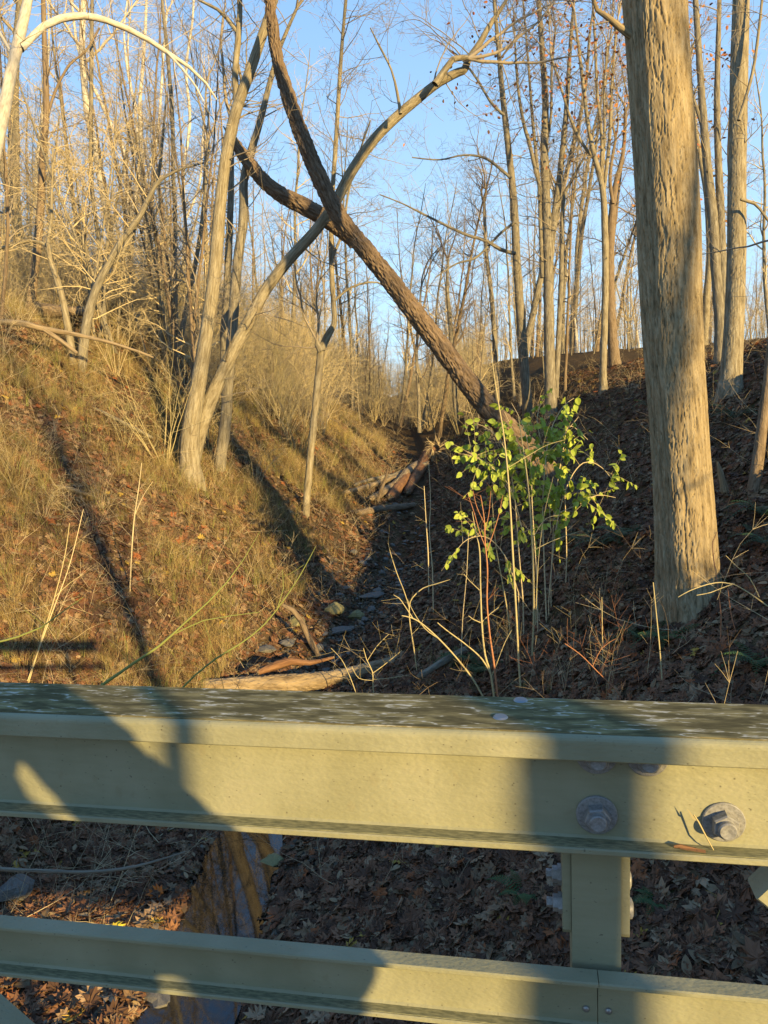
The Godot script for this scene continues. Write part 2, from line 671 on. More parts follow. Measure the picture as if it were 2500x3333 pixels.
func lathe(prof: Array, sides: int, smooth_sides := true) -> ArrayMesh:   # prof: Vector2(radius, along +z), from the back to the tip
	var g := Geo.new()
	for k in prof.size() - 1:
		var a: Vector2 = prof[k]
		var b: Vector2 = prof[k + 1]
		for s in sides:
			var t0 := TAU * s / sides
			var t1 := TAU * (s + 1) / sides
			var e0 := Vector3(cos(t0), sin(t0), 0)
			var e1 := Vector3(cos(t1), sin(t1), 0)
			var em := (e0 + e1).normalized()
			var q := g.v.size()
			var sl := Vector2(b.y - a.y, a.x - b.x).normalized()
			for w in [[e0, a], [e1, a], [e1, b], [e0, b]]:
				g.v.append(w[0] * w[1].x + Vector3(0, 0, w[1].y))
				var nd: Vector3 = w[0] if smooth_sides else em
				g.n.append((nd * sl.x + Vector3(0, 0, sl.y)).normalized())
				g.uv.append(Vector2.ZERO)
			g.i.append(q); g.i.append(q + 2); g.i.append(q + 1)
			g.i.append(q); g.i.append(q + 3); g.i.append(q + 2)
	return g.mesh()


func bolt(parent: Node, at: Vector3, turn := 0.0, s := 1.0) -> MeshInstance3D:
	var w := part("bolt", lathe([Vector2(0.0195, 0), Vector2(0.0195, 0.0022), Vector2(0.0186, 0.003), Vector2(0.004, 0.003)], 32), M.zinc, parent, at)
	w.scale = Vector3.ONE * s
	var h := part("nut", lathe([Vector2(0.0128, 0.0031), Vector2(0.0128, 0.0125), Vector2(0.0115, 0.0142), Vector2(0.004, 0.0142)], 6, false), M.zinc, w)
	h.rotation.z = turn
	part("bolt_end", lathe([Vector2(0.0083, 0.013), Vector2(0.0083, 0.0185), Vector2(0.0072, 0.0198), Vector2(0.0, 0.0190)], 20), M.zinc, w)
	return w


func build_bridge() -> void:
	var turn := deg_to_rad(RAIL_TURN)
	var r := thing("bridge_railing", "weathered beige fibreglass bridge railing with two beams, post and bolts", "railing")
	r.rotation.y = turn
	var g := Geo.new()
	# cap: a flat board with a rounded nose and a lip in front; its worn top is a skin of its own
	var prof := []
	for k in 6:
		var t := PI / 2 * k / 5.0
		prof.append(Vector2(0.007 - 0.007 * sin(t), 1.2855 + 0.007 * cos(t)))
	prof += [Vector2(0, 1.269), Vector2(0.0015, 1.2675), Vector2(0.0045, 1.2675), Vector2(0.006, 1.269), Vector2(0.006, 1.2865), Vector2(0.084, 1.2865), Vector2(0.084, 1.2715), Vector2(0.09, 1.2715), Vector2(0.09, 1.2915), Vector2(0.089, 1.2925)]
	extrude(g, prof, -2.6, 2.2)
	var cap := part("cap_board", g.mesh(), M.fibreglass, r)
	g = Geo.new()
	extrude(g, [Vector2(0.0062, 1.2936), Vector2(0.0052, 1.2931), Vector2(0.0052, 1.2927), Vector2(0.0893, 1.2927), Vector2(0.0893, 1.2931), Vector2(0.0885, 1.2936)], -2.6, 2.2)
	part("worn_coat", g.mesh(), M.cap_top, cap, Vector3.ZERO, "dark olive weathered film with pale streaks")
	for p in [Vector3(-0.013, 1.2936, -0.781), Vector3(-0.032, 1.2936, -0.735)]:
		var sc := part("screw_head", lathe([Vector2(0.0075, 0), Vector2(0.006, 0.0014), Vector2(0.0, 0.002)], 16), M.steel, cap, p)
		sc.rotation.x = -PI / 2
	g = Geo.new()
	channel(g, 1.2862, 1.171, 0.0195, 0.0065, 0.0065, -2.6, 2.2)
	var beam := part("top_beam", g.mesh(), M.fibreglass, r)
	g = Geo.new()
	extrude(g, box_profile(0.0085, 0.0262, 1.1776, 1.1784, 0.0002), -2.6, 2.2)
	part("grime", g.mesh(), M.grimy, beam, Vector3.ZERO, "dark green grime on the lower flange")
	# lower beam in two lengths that meet at the post
	for e in [[-2.6, 0.0578], [0.0586, 2.2]]:
		g = Geo.new()
		channel(g, 1.0405, 0.978, 0.0150, 0.0055, 0.003, e[0], e[1])
		var lb := part("lower_beam", g.mesh(), M.fibreglass, r)
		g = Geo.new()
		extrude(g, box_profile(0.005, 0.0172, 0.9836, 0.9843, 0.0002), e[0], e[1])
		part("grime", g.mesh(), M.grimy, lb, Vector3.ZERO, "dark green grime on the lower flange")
	for u in [0.047, 0.0685]:
		part("rivet", lathe([Vector2(0.0036, 0), Vector2(0.0032, 0.0014), Vector2(0.0018, 0.0024), Vector2(0.0, 0.0027)], 14), M.steel, r, Vector3(u, 1.0005, -0.718))
	# posts: square tube with a plate on each side, down to the deck edge
	for u in [0.0584, -1.55, 1.66]:
		g = Geo.new()
		extrude(g, box_profile(0.0327, 0.0800, -0.17, 1.286, 0.0025), u - 0.0238, u + 0.0238)
		var post := part("post", g.mesh(), M.fibreglass, r)
		for s in [-1, 1]:
			g = Geo.new()
			var a: float = u + s * 0.0243
			var b: float = u + s * 0.0325
			extrude(g, [Vector2(0.0375, 1.284), Vector2(0.0365, 1.283), Vector2(0.0365, 1.071), Vector2(0.0395, 1.066), Vector2(0.073, 1.066), Vector2(0.076, 1.071), Vector2(0.076, 1.284)], minf(a, b), maxf(a, b))
			part("side_plate", g.mesh(), M.fibreglass, post)
			for k in 2:
				var h := lathe([Vector2(0.0105, 0), Vector2(0.0105, 0.004), Vector2(0.0085, 0.004), Vector2(0.0085, 0.009), Vector2(0.0075, 0.0095), Vector2(0.005, 0.0095), Vector2(0.005, 0.0155), Vector2(0.0, 0.016)] if s < 0 else [Vector2(0.0105, 0), Vector2(0.0098, 0.003), Vector2(0.006, 0.0045), Vector2(0.0, 0.005)], 6 if s < 0 else 20, s > 0)
				var n := part("side_bolt", h, M.zinc, post, Vector3(b, 1.113 - k * 0.021, -0.7 - 0.048 - (1 - k) * 0.016))
				n.rotation.y = PI / 2 * s
	# beam bolts
	for p in [[0.0584, 1.2025, 0.15], [0.1735, 1.2025, 0.5], [0.0584, 1.2640, 0.3], [0.1050, 1.2640, 0.0]]:
		bolt(r, Vector3(p[0], p[1], -0.7262), p[2])
	# slanting braces under the beams
	for u in [0.220, -0.80]:
		var br := Geo.new()
		var y := 1.1705 if u > 0.0 else 1.05
		var ln := 0.9
		extrude(br, box_profile(0.012, 0.045, -0.024, 0.024, 0.002), 0.0, ln)
		var o := part("brace", br.mesh(), M.fibreglass, r)
		var tr := Transform3D(Basis(Vector3.BACK, -0.70), Vector3(u - 0.004, y - 0.018, 0))
		o.transform = tr
	# a dry maple key and crumbs lying on the flange
	var key := Geo.new()
	var px := PackedVector3Array([Vector3(0, 0, 0), Vector3(0.006, 0.0012, 0), Vector3(0.016, 0.001, 0), Vector3(0.026, 0.0005, 0)])
	tube(key, px, PackedFloat32Array([0.0012, 0.0022, 0.0009, 0.0004]), 6)
	for k in 3:
		var x0 := 0.005 + k * 0.0075
		key.quad(Vector3(x0, 0.001, 0), Vector3(x0 + 0.0075, 0.001, 0), Vector3(x0 + 0.0075, 0.0004, 0.0045), Vector3(x0, 0.0006, 0.003 + 0.0007 * k))
	var kt := part("maple_key", key.mesh(), M.rot_wood, self)
	tag(kt, "dry brown maple key lying on the railing's lower flange", "seed")
	kt.transform = Transform3D(Basis(UP, turn), Vector3.ZERO) * Transform3D(Basis(UP, -0.15), Vector3(0.128, 1.1796, -0.7165))
	var st := Geo.new()
	tube(st, PackedVector3Array([Vector3(0, 0, 0), Vector3(-0.006, 0.012, 0.004), Vector3(-0.014, 0.028, 0.002), Vector3(-0.018, 0.034, 0.0)]), PackedFloat32Array([0.0005, 0.0007, 0.0009, 0.0006]), 4)
	st.tri(Vector3(-0.014, 0.028, 0.002), Vector3(-0.024, 0.040, 0.0), Vector3(-0.019, 0.030, 0.001))
	var so := part("leaf_stalk", st.mesh(), M.stem_straw, self)
	tag(so, "thin dry leaf stalk caught behind the right railing bolt", "leaf stalk")
	so.transform = Transform3D(Basis(UP, turn), Vector3.ZERO) * Transform3D(Basis(), Vector3(0.163, 1.179, -0.716))
	# the deck that the viewer stands on
	var dk := thing("bridge_deck", "plank deck of the footbridge behind the railing", "bridge deck")
	dk.rotation.y = turn
	for k in 12:
		g = Geo.new()
		extrude(g, box_profile(0.02 - 0.146 * (k + 1), 0.014 - 0.146 * k, -0.05, 0.0, 0.003), -6.0, 5.0)
		part("plank", g.mesh(), M.deck, dk)
	for dd in [0.02, -1.6]:
		g = Geo.new()
		extrude(g, box_profile(dd - 0.03, dd + 0.01, -0.17, -0.052, 0.003), -6.0, 5.0)
		part("stringer", g.mesh(), M.fibreglass, dk)


# ------------------------------------------------------------------ big trunks with real bark
# Fissured bark: plates of a stretched cell pattern, pushed in along their edges.
func bark_tube(path: Array, sides: int, step: float, deep: float, cell: float, stretch: float, flare := 0.0, sd := 0.0, cracked := false, facet := -1.0) -> ArrayMesh:
	var sm := smooth(path, step)
	var pts: PackedVector3Array = sm[0]
	var rad: PackedFloat32Array = sm[1]
	var g := Geo.new()
	var np := pts.size()
	var t := (pts[1] - pts[0]).normalized()
	var x := t.cross(Vector3(0, 0, 1)).normalized()
	var along := 0.0
	var total := 0.0
	for k in range(1, np): total += pts[k].distance_to(pts[k - 1])
	for k in np:
		t = (pts[mini(k + 1, np - 1)] - pts[maxi(k - 1, 0)]).normalized()
		x = (x - t * x.dot(t)).normalized()
		var y := t.cross(x)
		if k > 0: along += pts[k].distance_to(pts[k - 1])
		for s in sides + 1:
			var an := TAU * (s % sides) / sides
			var dir := x * cos(an) + y * sin(an)
			var q := Vector3(cos(an) * rad[k] / cell, along / (cell * stretch) + sd, sin(an) * rad[k] / cell)
			var wv := warp_noise.get_noise_3dv(Vector3(q.x * 0.5, q.y * 1.3, q.z * 0.5))
			var wv2 := warp_noise.get_noise_3dv(Vector3(q.x * 1.7 + 40.0, q.y * 5.0, q.z * 1.7))
			var groove := 0.0
			if cracked:   # long wandering cracks between flat plates, with shorter cross breaks
				var c1 := absf(crack_noise.get_noise_3dv(Vector3(q.x, q.y, q.z) * 1.0 + Vector3(wv2, 0, -wv2) * 0.22))
				var c2 := absf(crack_noise.get_noise_3dv(Vector3(q.x * 1.9 + 31.0, q.y * 1.7, q.z * 1.9) + Vector3(wv2, wv, wv2) * 0.3))
				groove = smoothstep(0.0, 0.13, c1) * lerpf(0.35, 1.0, smoothstep(0.0, 0.09, c2))
			else:
				var e := bark_noise.get_noise_3dv(q + Vector3(wv, wv2 * 0.5, -wv) * 0.9) + 1.0
				groove = smoothstep(0.02, 0.30, e)
			var fine := warp_noise.get_noise_3dv(Vector3(q.x * 3.0, q.y * 2.2, q.z * 3.0 + 7.0))
			var swell := warp_noise.get_noise_3dv(Vector3(dir.x * 0.8, along * 0.45 + sd, dir.z * 0.8)) * 0.06
			var fl := flare * exp(-along / 0.38) * (0.6 + 0.6 * cos(an * 4.0 + 0.7))
			var full := 1.0 + swell + fl
			if facet >= 0.0 and cos(an - facet) > 0.1: full = minf(full, (0.86 + swell + fl) / cos(an - facet))   # the side that grew flat
			var r := rad[k] * full - deep * (1.0 - groove) + fine * deep * (0.16 if cracked else 0.35)
			g.v.append(pts[k] + dir * r)
			g.uv.append(Vector2(roundf(TAU * rad[0] / 0.5) * s / sides, along / 0.5))
	var w := sides + 1
	for k in np:
		for s in w:
			var p := k * w + s
			var l := g.v[p - 1 if s > 0 else p + sides - 1]
			var r := g.v[p + 1 if s < sides else p - sides + 1]
			var d := g.v[p - w if k > 0 else p]
			var u := g.v[p + w if k < np - 1 else p]
			g.n.append((r - l).cross(u - d).normalized())
			if k > 0 and s > 0:
				g.i.append(p - w - 1); g.i.append(p - 1); g.i.append(p)
				g.i.append(p - w - 1); g.i.append(p); g.i.append(p - w)
	return g.mesh()


const STY := {"wob": 0.22, "lift": 0.06, "dens": 4.2, "thin": 0.0030}
const STY_FINE := {"wob": 0.26, "lift": 0.03, "dens": 4.4, "thin": 0.0026}


func build_big_tree() -> void:
	var t := thing("maple_tree", "thick pale trunk with fissured bark on the right bank beside the railing", "tree")
	var path := [[2.92, -1.102, -7.102, 0.389], [2.906, -0.795, -7.144, 0.344], [2.876, -0.443, -7.191, 0.305], [2.865, -0.049, -7.244, 0.278], [2.862, 0.521, -7.321, 0.269], [2.84, 1.398, -7.44, 0.265], [2.818, 2.274, -7.558, 0.274], [2.822, 3.237, -7.689, 0.287], [2.801, 4.245, -7.825, 0.291], [2.775, 5.341, -7.973, 0.296], [2.775, 6.436, -8.121, 0.283], [2.793, 7.749, -8.299, 0.243], [2.828, 9.28, -8.506, 0.199]]
	part("trunk", bark_tube(path, 240, 0.022, 0.017, 0.062, 15.0, 0.55, 3.0, true, 3.447), M.maple_bark, t)
	var rn := RandomNumberGenerator.new()
	rn.seed = 31
	var tw := Geo.new()
	for lp in [[[2.588, 4.976, -7.924, 0.044], [2.438, 5.092, -7.939, 0.033], [2.31, 5.206, -7.955, 0.026], [2.224, 5.267, -7.963, 0.02], [2.138, 5.542, -8, 0.015]], [[3.2, 6.463, -8.125, 0.088], [3.493, 7.152, -8.218, 0.075], [4.146, 8.002, -8.333, 0.057]], [[2.722, 6.657, -8.151, 0.088], [2.364, 7.635, -8.283, 0.075], [1.745, 8.71, -8.429, 0.057], [0.666, 9.366, -8.517, 0.031]]]:
		var s := smooth(lp, 0.1)
		var lg := Geo.new()
		tube(lg, s[0], s[1], 9, true, 0.12)
		sprout(tw, s[0], s[1], 0.3, 7, 0.5, 1.3, 2, rn, STY)
		part("limb", lg.mesh(), M.maple_bark, t)
	tag(part("twigs", tw.mesh(), M.twig_grey, t), "", "", "", "stuff")


func build_leaning_tree() -> void:
	var t := thing("leaning_tree", "dark rough barked trunk leaning from the right bank across the creek", "tree")
	var path := [[3.356, -0.214, -13.701, 0.268], [3.155, 0.008, -13.641, 0.255], [2.879, 0.352, -13.598, 0.229], [2.398, 0.94, -13.587, 0.203], [1.905, 1.481, -13.571, 0.19], [1.454, 2.077, -13.562, 0.183], [0.919, 2.818, -13.572, 0.176], [0.316, 3.654, -13.596, 0.163], [-0.131, 4.239, -13.585, 0.156], [-0.535, 4.777, -13.568, 0.149], [-0.852, 5.418, -13.565, 0.143], [-1.088, 6.048, -13.56, 0.133], [-1.283, 6.667, -13.554, 0.124], [-1.437, 7.275, -13.547, 0.103], [-1.493, 7.833, -13.533, 0.097], [-1.518, 8.381, -13.517, 0.091], [-1.604, 9.584, -13.59, 0.093], [-1.821, 11.138, -13.711, 0.076], [-2.091, 13.106, -13.887, 0.054]]
	part("trunk", bark_tube(path, 96, 0.035, 0.034, 0.085, 3.0, 0.2, 11.0), M.dark_bark, t)
	var lp := [[-0.312, 4.708, -15.103, 0.174], [-0.58, 4.943, -15.134, 0.174], [-0.902, 5.162, -15.164, 0.167], [-1.326, 5.42, -15.199, 0.16], [-1.666, 5.606, -15.224, 0.153], [-1.96, 5.842, -15.256, 0.139], [-2.209, 6.144, -15.297, 0.132], [-2.397, 6.427, -15.335, 0.122], [-2.553, 6.649, -15.365, 0.094], [-2.611, 6.729, -15.376, 0.056]]
	var limb := part("limb", bark_tube(lp, 72, 0.035, 0.03, 0.08, 3.0, 0.0, 23.0), M.dark_bark, t, Vector3.ZERO, "broken limb forking up to the left, splintered at its end")
	var sp := Geo.new()
	for q in [[[-2.48, 6.534, -15.349, 0.069], [-2.593, 6.728, -15.376, 0.043], [-2.724, 6.94, -15.404, 0.0087]], [[-2.403, 6.48, -15.292, 0.061], [-2.538, 6.777, -15.332, 0.03], [-2.583, 6.95, -15.355, 0.0087]], [[-2.538, 6.605, -15.41, 0.061], [-2.641, 6.661, -15.417, 0.035], [-2.759, 6.752, -15.429, 0.0087]]]:
		var s := smooth(q, 0.08)
		tube(sp, s[0], s[1], 5)
	part("splinter", sp.mesh(), M.dead_wood, limb)
	var rn := RandomNumberGenerator.new()
	rn.seed = 35
	var sm := smooth(path, 0.2)
	var tw := Geo.new()
	sprout(tw, sm[0], sm[1], 0.66, 34, 0.8, 2.4, 2, rn, STY_FINE)
	tag(part("twigs", tw.mesh(), M.twig_dark, t), "", "", "", "stuff")


# ------------------------------------------------------------------ the trees that can be told apart
func hero(called: String, label: String, mat: String, twig: String, main: Array, limbs := [], opt := {}) -> Node3D:
	var t := thing(called, label, "tree", Vector3.ZERO, opt.get("group", ""))
	var rn := RandomNumberGenerator.new()
	rn.seed = hash(label) % 100000
	var tw := Geo.new()
	var first := true
	for p in [main] + limbs:
		var s := smooth(p, 0.14)
		var pts: PackedVector3Array = s[0]
		var rad: PackedFloat32Array = s[1]
		if first:   # root the foot, with a flare
			var foot := (pts[0] - pts[1]).normalized().lerp(Vector3.DOWN, 0.6)
			pts.insert(0, pts[0] + foot * 0.5)
			rad.insert(0, rad[0] * 1.25)
		var g := Geo.new()
		var wood: ArrayMesh
		if opt.has("fine") and rad[1] > 0.1:
			var q: Array = [[pts[0].x, pts[0].y, pts[0].z, rad[0]]] if first else []
			wood = bark_tube(q + p, 76, 0.035, opt.fine, 0.045, 5.0, 0.15 if first else 0.0, rn.randf() * 50.0, true)
		else:
			tube(g, pts, rad, sides_for(rad[0]) + 2, true, 0.16)
			wood = g.mesh()
		part("trunk" if first else "limb", wood, M[mat], t)
		var len_ := 0.0
		for k in range(1, pts.size()): len_ += pts[k].distance_to(pts[k - 1])
		var per: float = opt.get("per", 1.6)
		sprout(tw, pts, rad, opt.get("from", 0.35) if first else 0.12, int(len_ * per * (0.8 if first else 1.2)), opt.get("lmin", 0.5), opt.get("lmax", 1.9), 2, rn, opt.get("sty", STY))
		# the crown goes on above the frame
		if opt.get("crown", true) and rad[-1] > 0.02:
			for k in 3:
				branch(tw, pts[-1], ((pts[-1] - pts[-3]).normalized() + rand_dir(rn) * 0.45).normalized(), rn.randf_range(2.0, 3.6), rad[-1] * 0.8, 3, rn, opt.get("sty", STY))
		first = false
	tag(part("twigs", tw.mesh(), M[twig], t), "", "", "", "stuff")
	return t


func build_trees() -> void:
	# left bank
	hero("twin_trunk_tree", "pale tree with two trunks from one root, the right one leaning over the creek", "tan_bark", "twig_grey",
		[[-3.387, 0.475, -13.673, 0.233], [-3.381, 0.761, -13.668, 0.183], [-3.331, 1.326, -13.701, 0.155], [-3.19, 1.964, -13.744, 0.138], [-3.029, 2.678, -13.797, 0.126], [-2.867, 3.466, -13.861, 0.118], [-2.737, 4.251, -13.924, 0.112], [-2.61, 5.19, -14.007, 0.101], [-2.474, 5.963, -14.069, 0.098], [-2.26, 6.729, -14.129, 0.095], [-2.023, 7.292, -14.162, 0.089], [-1.788, 7.852, -14.194, 0.081], [-1.579, 8.37, -14.221, 0.075], [-1.328, 9.194, -14.289, 0.069], [-1.039, 10.785, -14.461, 0.048]],
		[[[-3.408, 0.745, -13.911, 0.158], [-3.261, 1.234, -13.929, 0.146], [-3.029, 1.799, -13.957, 0.132], [-2.768, 2.293, -13.976, 0.12], [-2.476, 2.815, -13.998, 0.111], [-2.222, 3.221, -14.005, 0.105], [-1.909, 3.727, -14.026, 0.099], [-1.477, 4.224, -14.045, 0.096], [-1.009, 4.677, -14.058, 0.093], [-0.666, 5.091, -14.066, 0.093], [-0.32, 5.661, -14.095, 0.09], [0.061, 6.146, -14.112, 0.087], [0.434, 6.485, -14.11, 0.084], [0.842, 6.789, -14.103, 0.081], [1.205, 7.03, -14.088, 0.075], [1.522, 7.17, -14.059, 0.07], [1.66, 7.206, -14.016, 0.064], [1.731, 7.353, -13.987, 0.058], [1.914, 7.579, -13.97, 0.053], [2.097, 7.858, -13.96, 0.045], [2.27, 8.08, -13.942, 0.034], [2.408, 8.264, -13.918, 0.024]],
		[[1.135, 6.88, -13.731, 0.063], [1.314, 7.117, -13.763, 0.055], [1.444, 7.28, -13.785, 0.05], [1.615, 7.304, -13.789, 0.044], [1.706, 7.285, -13.786, 0.042]], [[0.539, 6.415, -13.668, 0.031], [0.499, 6.768, -13.716, 0.024], [0.415, 7.153, -13.768, 0.018], [0.238, 7.542, -13.821, 0.016], [0.096, 7.853, -13.863, 0.01]], [[-2.241, 6.739, -14.116, 0.059], [-2.248, 7.353, -14.199, 0.054], [-2.178, 7.901, -14.273, 0.051], [-2.124, 8.45, -14.347, 0.046], [-2.146, 9.08, -14.432, 0.038], [-2.197, 10.184, -14.582, 0.027]], [[-2.157, 8.018, -14.289, 0.032], [-2.352, 8.301, -14.327, 0.03], [-2.505, 8.465, -14.349, 0.027], [-2.815, 8.635, -14.372, 0.022], [-3.123, 8.883, -14.406, 0.016]]], {"from": 0.45, "per": 2.6, "fine": 0.007})
	hero("two_stem_tree", "grey trunk directly behind the twin trunked tree, lit along its right edge", "grey_bark", "twig_grey",
		[[-3.094, 0.505, -14.645, 0.126], [-3.028, 0.849, -14.692, 0.112], [-2.912, 1.539, -14.785, 0.105], [-2.849, 2.23, -14.879, 0.105], [-2.751, 2.92, -14.972, 0.098], [-2.667, 3.698, -15.077, 0.094], [-2.566, 4.475, -15.182, 0.091], [-2.429, 5.25, -15.287, 0.087], [-2.393, 5.942, -15.381, 0.084], [-2.211, 6.542, -15.462, 0.077], [-2.041, 7.056, -15.531, 0.063], [-1.859, 7.656, -15.612, 0.052], [-1.639, 8.341, -15.705, 0.038], [-1.275, 9.108, -15.808, 0.028]],
		[[[-3.08, 2.457, -15.858, 0.082], [-3.069, 3.195, -15.958, 0.078], [-2.983, 3.93, -16.057, 0.074], [-2.909, 4.851, -16.181, 0.071], [-2.834, 5.771, -16.306, 0.063], [-2.775, 6.784, -16.443, 0.056]]], {"from": 0.5})
	hero("crooked_tree", "slim tan crooked tree with a broken stub, rising from the foot of the left bank", "tan_bark", "twig_grey",
		[[-1.55, -0.497, -15.156, 0.082], [-1.493, 0.026, -15.226, 0.071], [-1.374, 0.927, -15.348, 0.071], [-1.246, 1.827, -15.47, 0.071], [-1.157, 2.457, -15.555, 0.075], [-1.107, 2.772, -15.598, 0.079], [-0.988, 3.012, -15.63, 0.075], [-0.833, 3.241, -15.661, 0.056], [-0.826, 3.621, -15.712, 0.052], [-0.841, 4.165, -15.786, 0.052], [-0.83, 4.889, -15.884, 0.049], [-0.766, 5.791, -16.006, 0.045], [-0.649, 6.873, -16.152, 0.045], [-0.541, 7.955, -16.298, 0.041], [-0.44, 8.857, -16.42, 0.034], [-0.309, 9.847, -16.554, 0.03]],
		[[[-1.102, 2.719, -15.49, 0.074], [-1.169, 2.866, -15.509, 0.059], [-1.183, 2.948, -15.52, 0.033]], [[-0.835, 4.527, -15.835, 0.03], [-0.594, 5.06, -15.907, 0.026], [-0.456, 5.779, -16.004, 0.022], [-0.266, 6.405, -16.089, 0.019], [0.041, 7.208, -16.197, 0.015]], [[-0.814, 3.711, -15.725, 0.026], [-0.456, 3.968, -15.759, 0.022], [0.049, 4.039, -15.769, 0.019], [0.449, 3.751, -15.73, 0.015], [0.613, 3.292, -15.668, 0.011]]], {"from": 0.45, "per": 4.5, "lmax": 1.7, "sty": STY_FINE})
	hero("arching_tree", "smooth pale tree at the left edge with one long limb arching to the right", "pale_bark", "twig_tan",
		[[-5.519, 1.255, -9.54, 0.118], [-5.102, 3.15, -9.796, 0.097], [-4.707, 4.483, -9.976, 0.081], [-4.496, 5.217, -10.075, 0.073], [-4.359, 5.791, -10.153, 0.067], [-4.24, 6.208, -10.209, 0.065], [-4.134, 6.597, -10.262, 0.059], [-4.025, 7.042, -10.322, 0.054], [-3.821, 8.158, -10.473, 0.04]],
		[[[-4.221, 6.122, -10.198, 0.048], [-4.15, 6.302, -10.36, 0.046], [-4.034, 6.523, -10.527, 0.044], [-3.879, 6.677, -10.686, 0.045], [-3.632, 6.771, -10.836, 0.043], [-3.38, 6.769, -10.973, 0.04], [-3.153, 6.718, -11.104, 0.038], [-2.92, 6.626, -11.229, 0.033], [-2.682, 6.492, -11.349, 0.03], [-2.436, 6.354, -11.468, 0.024], [-2.249, 6.187, -11.583, 0.018], [-2.136, 6.011, -11.696, 0.012]], [[-2.612, 6.337, -10.933, 0.02], [-2.409, 6.1, -10.901, 0.017], [-2.236, 5.851, -10.868, 0.014], [-2.152, 5.667, -10.843, 0.0087]], [[-4.326, 6.042, -10.187, 0.024], [-4.41, 6.214, -10.21, 0.022], [-4.495, 6.375, -10.232, 0.022], [-4.616, 6.728, -10.28, 0.019]]], {"from": 0.4, "per": 1.6, "lmax": 1.2})
	hero("dark_tree", "dark shaded trunk at the far left among golden thicket", "brown_bark", "twig_dark",
		[[-7.417, 3.453, -16.901, 0.11], [-7.307, 4.23, -17.006, 0.097], [-7.149, 5.2, -17.137, 0.084], [-7.031, 6.172, -17.268, 0.081], [-6.952, 7.145, -17.4, 0.071], [-6.838, 8.019, -17.518, 0.065], [-6.818, 8.995, -17.65, 0.058], [-6.812, 9.873, -17.769, 0.052], [-6.798, 10.947, -17.914, 0.045]], [[[-6.865, 7.825, -17.492, 0.032], [-6.641, 8.5, -17.583, 0.029], [-6.303, 9.072, -17.66, 0.026], [-5.946, 9.351, -17.698, 0.023], [-5.632, 9.826, -17.762, 0.019]]], {"from": 0.25, "per": 2.2})
	hero("hooked_tree", "small tan trunk with one limb hooking left over the bank edge", "tan_bark", "twig_tan",
		[[-5.803, 2.617, -15.092, 0.078], [-5.856, 3.057, -15.152, 0.071], [-5.951, 3.763, -15.247, 0.064], [-6.071, 4.294, -15.319, 0.057], [-6.181, 4.649, -15.367, 0.05], [-6.206, 4.913, -15.403, 0.042], [-6.135, 5.348, -15.462, 0.032], [-6.089, 6.048, -15.556, 0.025], [-6.043, 6.748, -15.651, 0.018]],
		[[[-6.265, 4.908, -15.584, 0.036], [-6.404, 5.011, -15.598, 0.032], [-6.626, 5.055, -15.604, 0.032], [-6.942, 4.997, -15.596, 0.029], [-7.259, 4.921, -15.585, 0.025]]], {"from": 0.4, "per": 2.4})
	hero("slanting_tree", "pale trunk slanting to the right from the left bank edge and forking", "grey_bark", "twig_tan",
		[[-5.673, 2.525, -15.1, 0.097], [-5.62, 2.962, -15.159, 0.093], [-5.529, 3.441, -15.224, 0.088], [-5.356, 4.005, -15.3, 0.078], [-5.098, 4.478, -15.364, 0.068], [-4.813, 4.949, -15.428, 0.058], [-4.459, 5.374, -15.485, 0.051], [-4.21, 5.821, -15.546, 0.044], [-4.032, 6.06, -15.578, 0.034], [-3.625, 6.263, -15.606, 0.024], [-3.178, 6.36, -15.619, 0.017]],
		[[[-5.756, 4.943, -17.607, 0.061], [-5.493, 5.184, -17.639, 0.056], [-5.272, 5.628, -17.699, 0.061], [-4.978, 6.12, -17.766, 0.056], [-4.757, 6.564, -17.826, 0.05], [-4.607, 7.01, -17.886, 0.039], [-4.507, 7.71, -17.981, 0.028], [-4.39, 8.611, -18.103, 0.02]], [[-6.081, 4.453, -17.54, 0.039], [-6.259, 5.064, -17.623, 0.031], [-6.306, 5.669, -17.705, 0.022]]], {"from": 0.3, "per": 1.8})
	for e in [["slim straight bare tree with dark upper stem left of the slanting trunk", [[-5.915, 2.032, -17.213, 0.041], [-5.87, 2.634, -17.295, 0.041], [-5.951, 3.643, -17.431, 0.045], [-5.951, 4.649, -17.567, 0.049], [-5.987, 5.254, -17.649, 0.049], [-6.06, 5.962, -17.744, 0.045], [-6.113, 6.668, -17.84, 0.045], [-6.092, 7.673, -17.976, 0.045], [-6.042, 8.677, -18.112, 0.045], [-5.983, 9.882, -18.274, 0.041], [-5.905, 11.287, -18.464, 0.032]]],
		["slim bare tree standing right behind the slanting trunk", [[-4.907, 2.69, -19.32, 0.059], [-4.907, 3.814, -19.472, 0.059], [-4.875, 5.162, -19.655, 0.054], [-4.82, 6.509, -19.837, 0.054], [-4.829, 7.409, -19.958, 0.05], [-4.793, 8.869, -20.156, 0.05], [-4.847, 10.333, -20.354, 0.045], [-4.928, 11.686, -20.537, 0.036], [-4.987, 13.037, -20.719, 0.027]]],
		["dark slender leaning tree behind the golden shrub on the left bank", [[-4.685, 2.794, -18.325, 0.06], [-4.529, 3.48, -18.418, 0.06], [-4.322, 4.324, -18.532, 0.056], [-4.116, 5.168, -18.646, 0.052], [-3.953, 6.013, -18.761, 0.043], [-3.833, 6.861, -18.875, 0.039], [-3.725, 7.922, -19.019, 0.034]]],
		["thin bare pole tree between hooked trunk and slanting trunk", [[-7.434, 4.448, -18.549, 0.026], [-7.413, 5.512, -18.693, 0.026], [-7.408, 6.684, -18.851, 0.026], [-7.279, 7.744, -18.994, 0.021], [-7.159, 8.591, -19.109, 0.017]]]]:
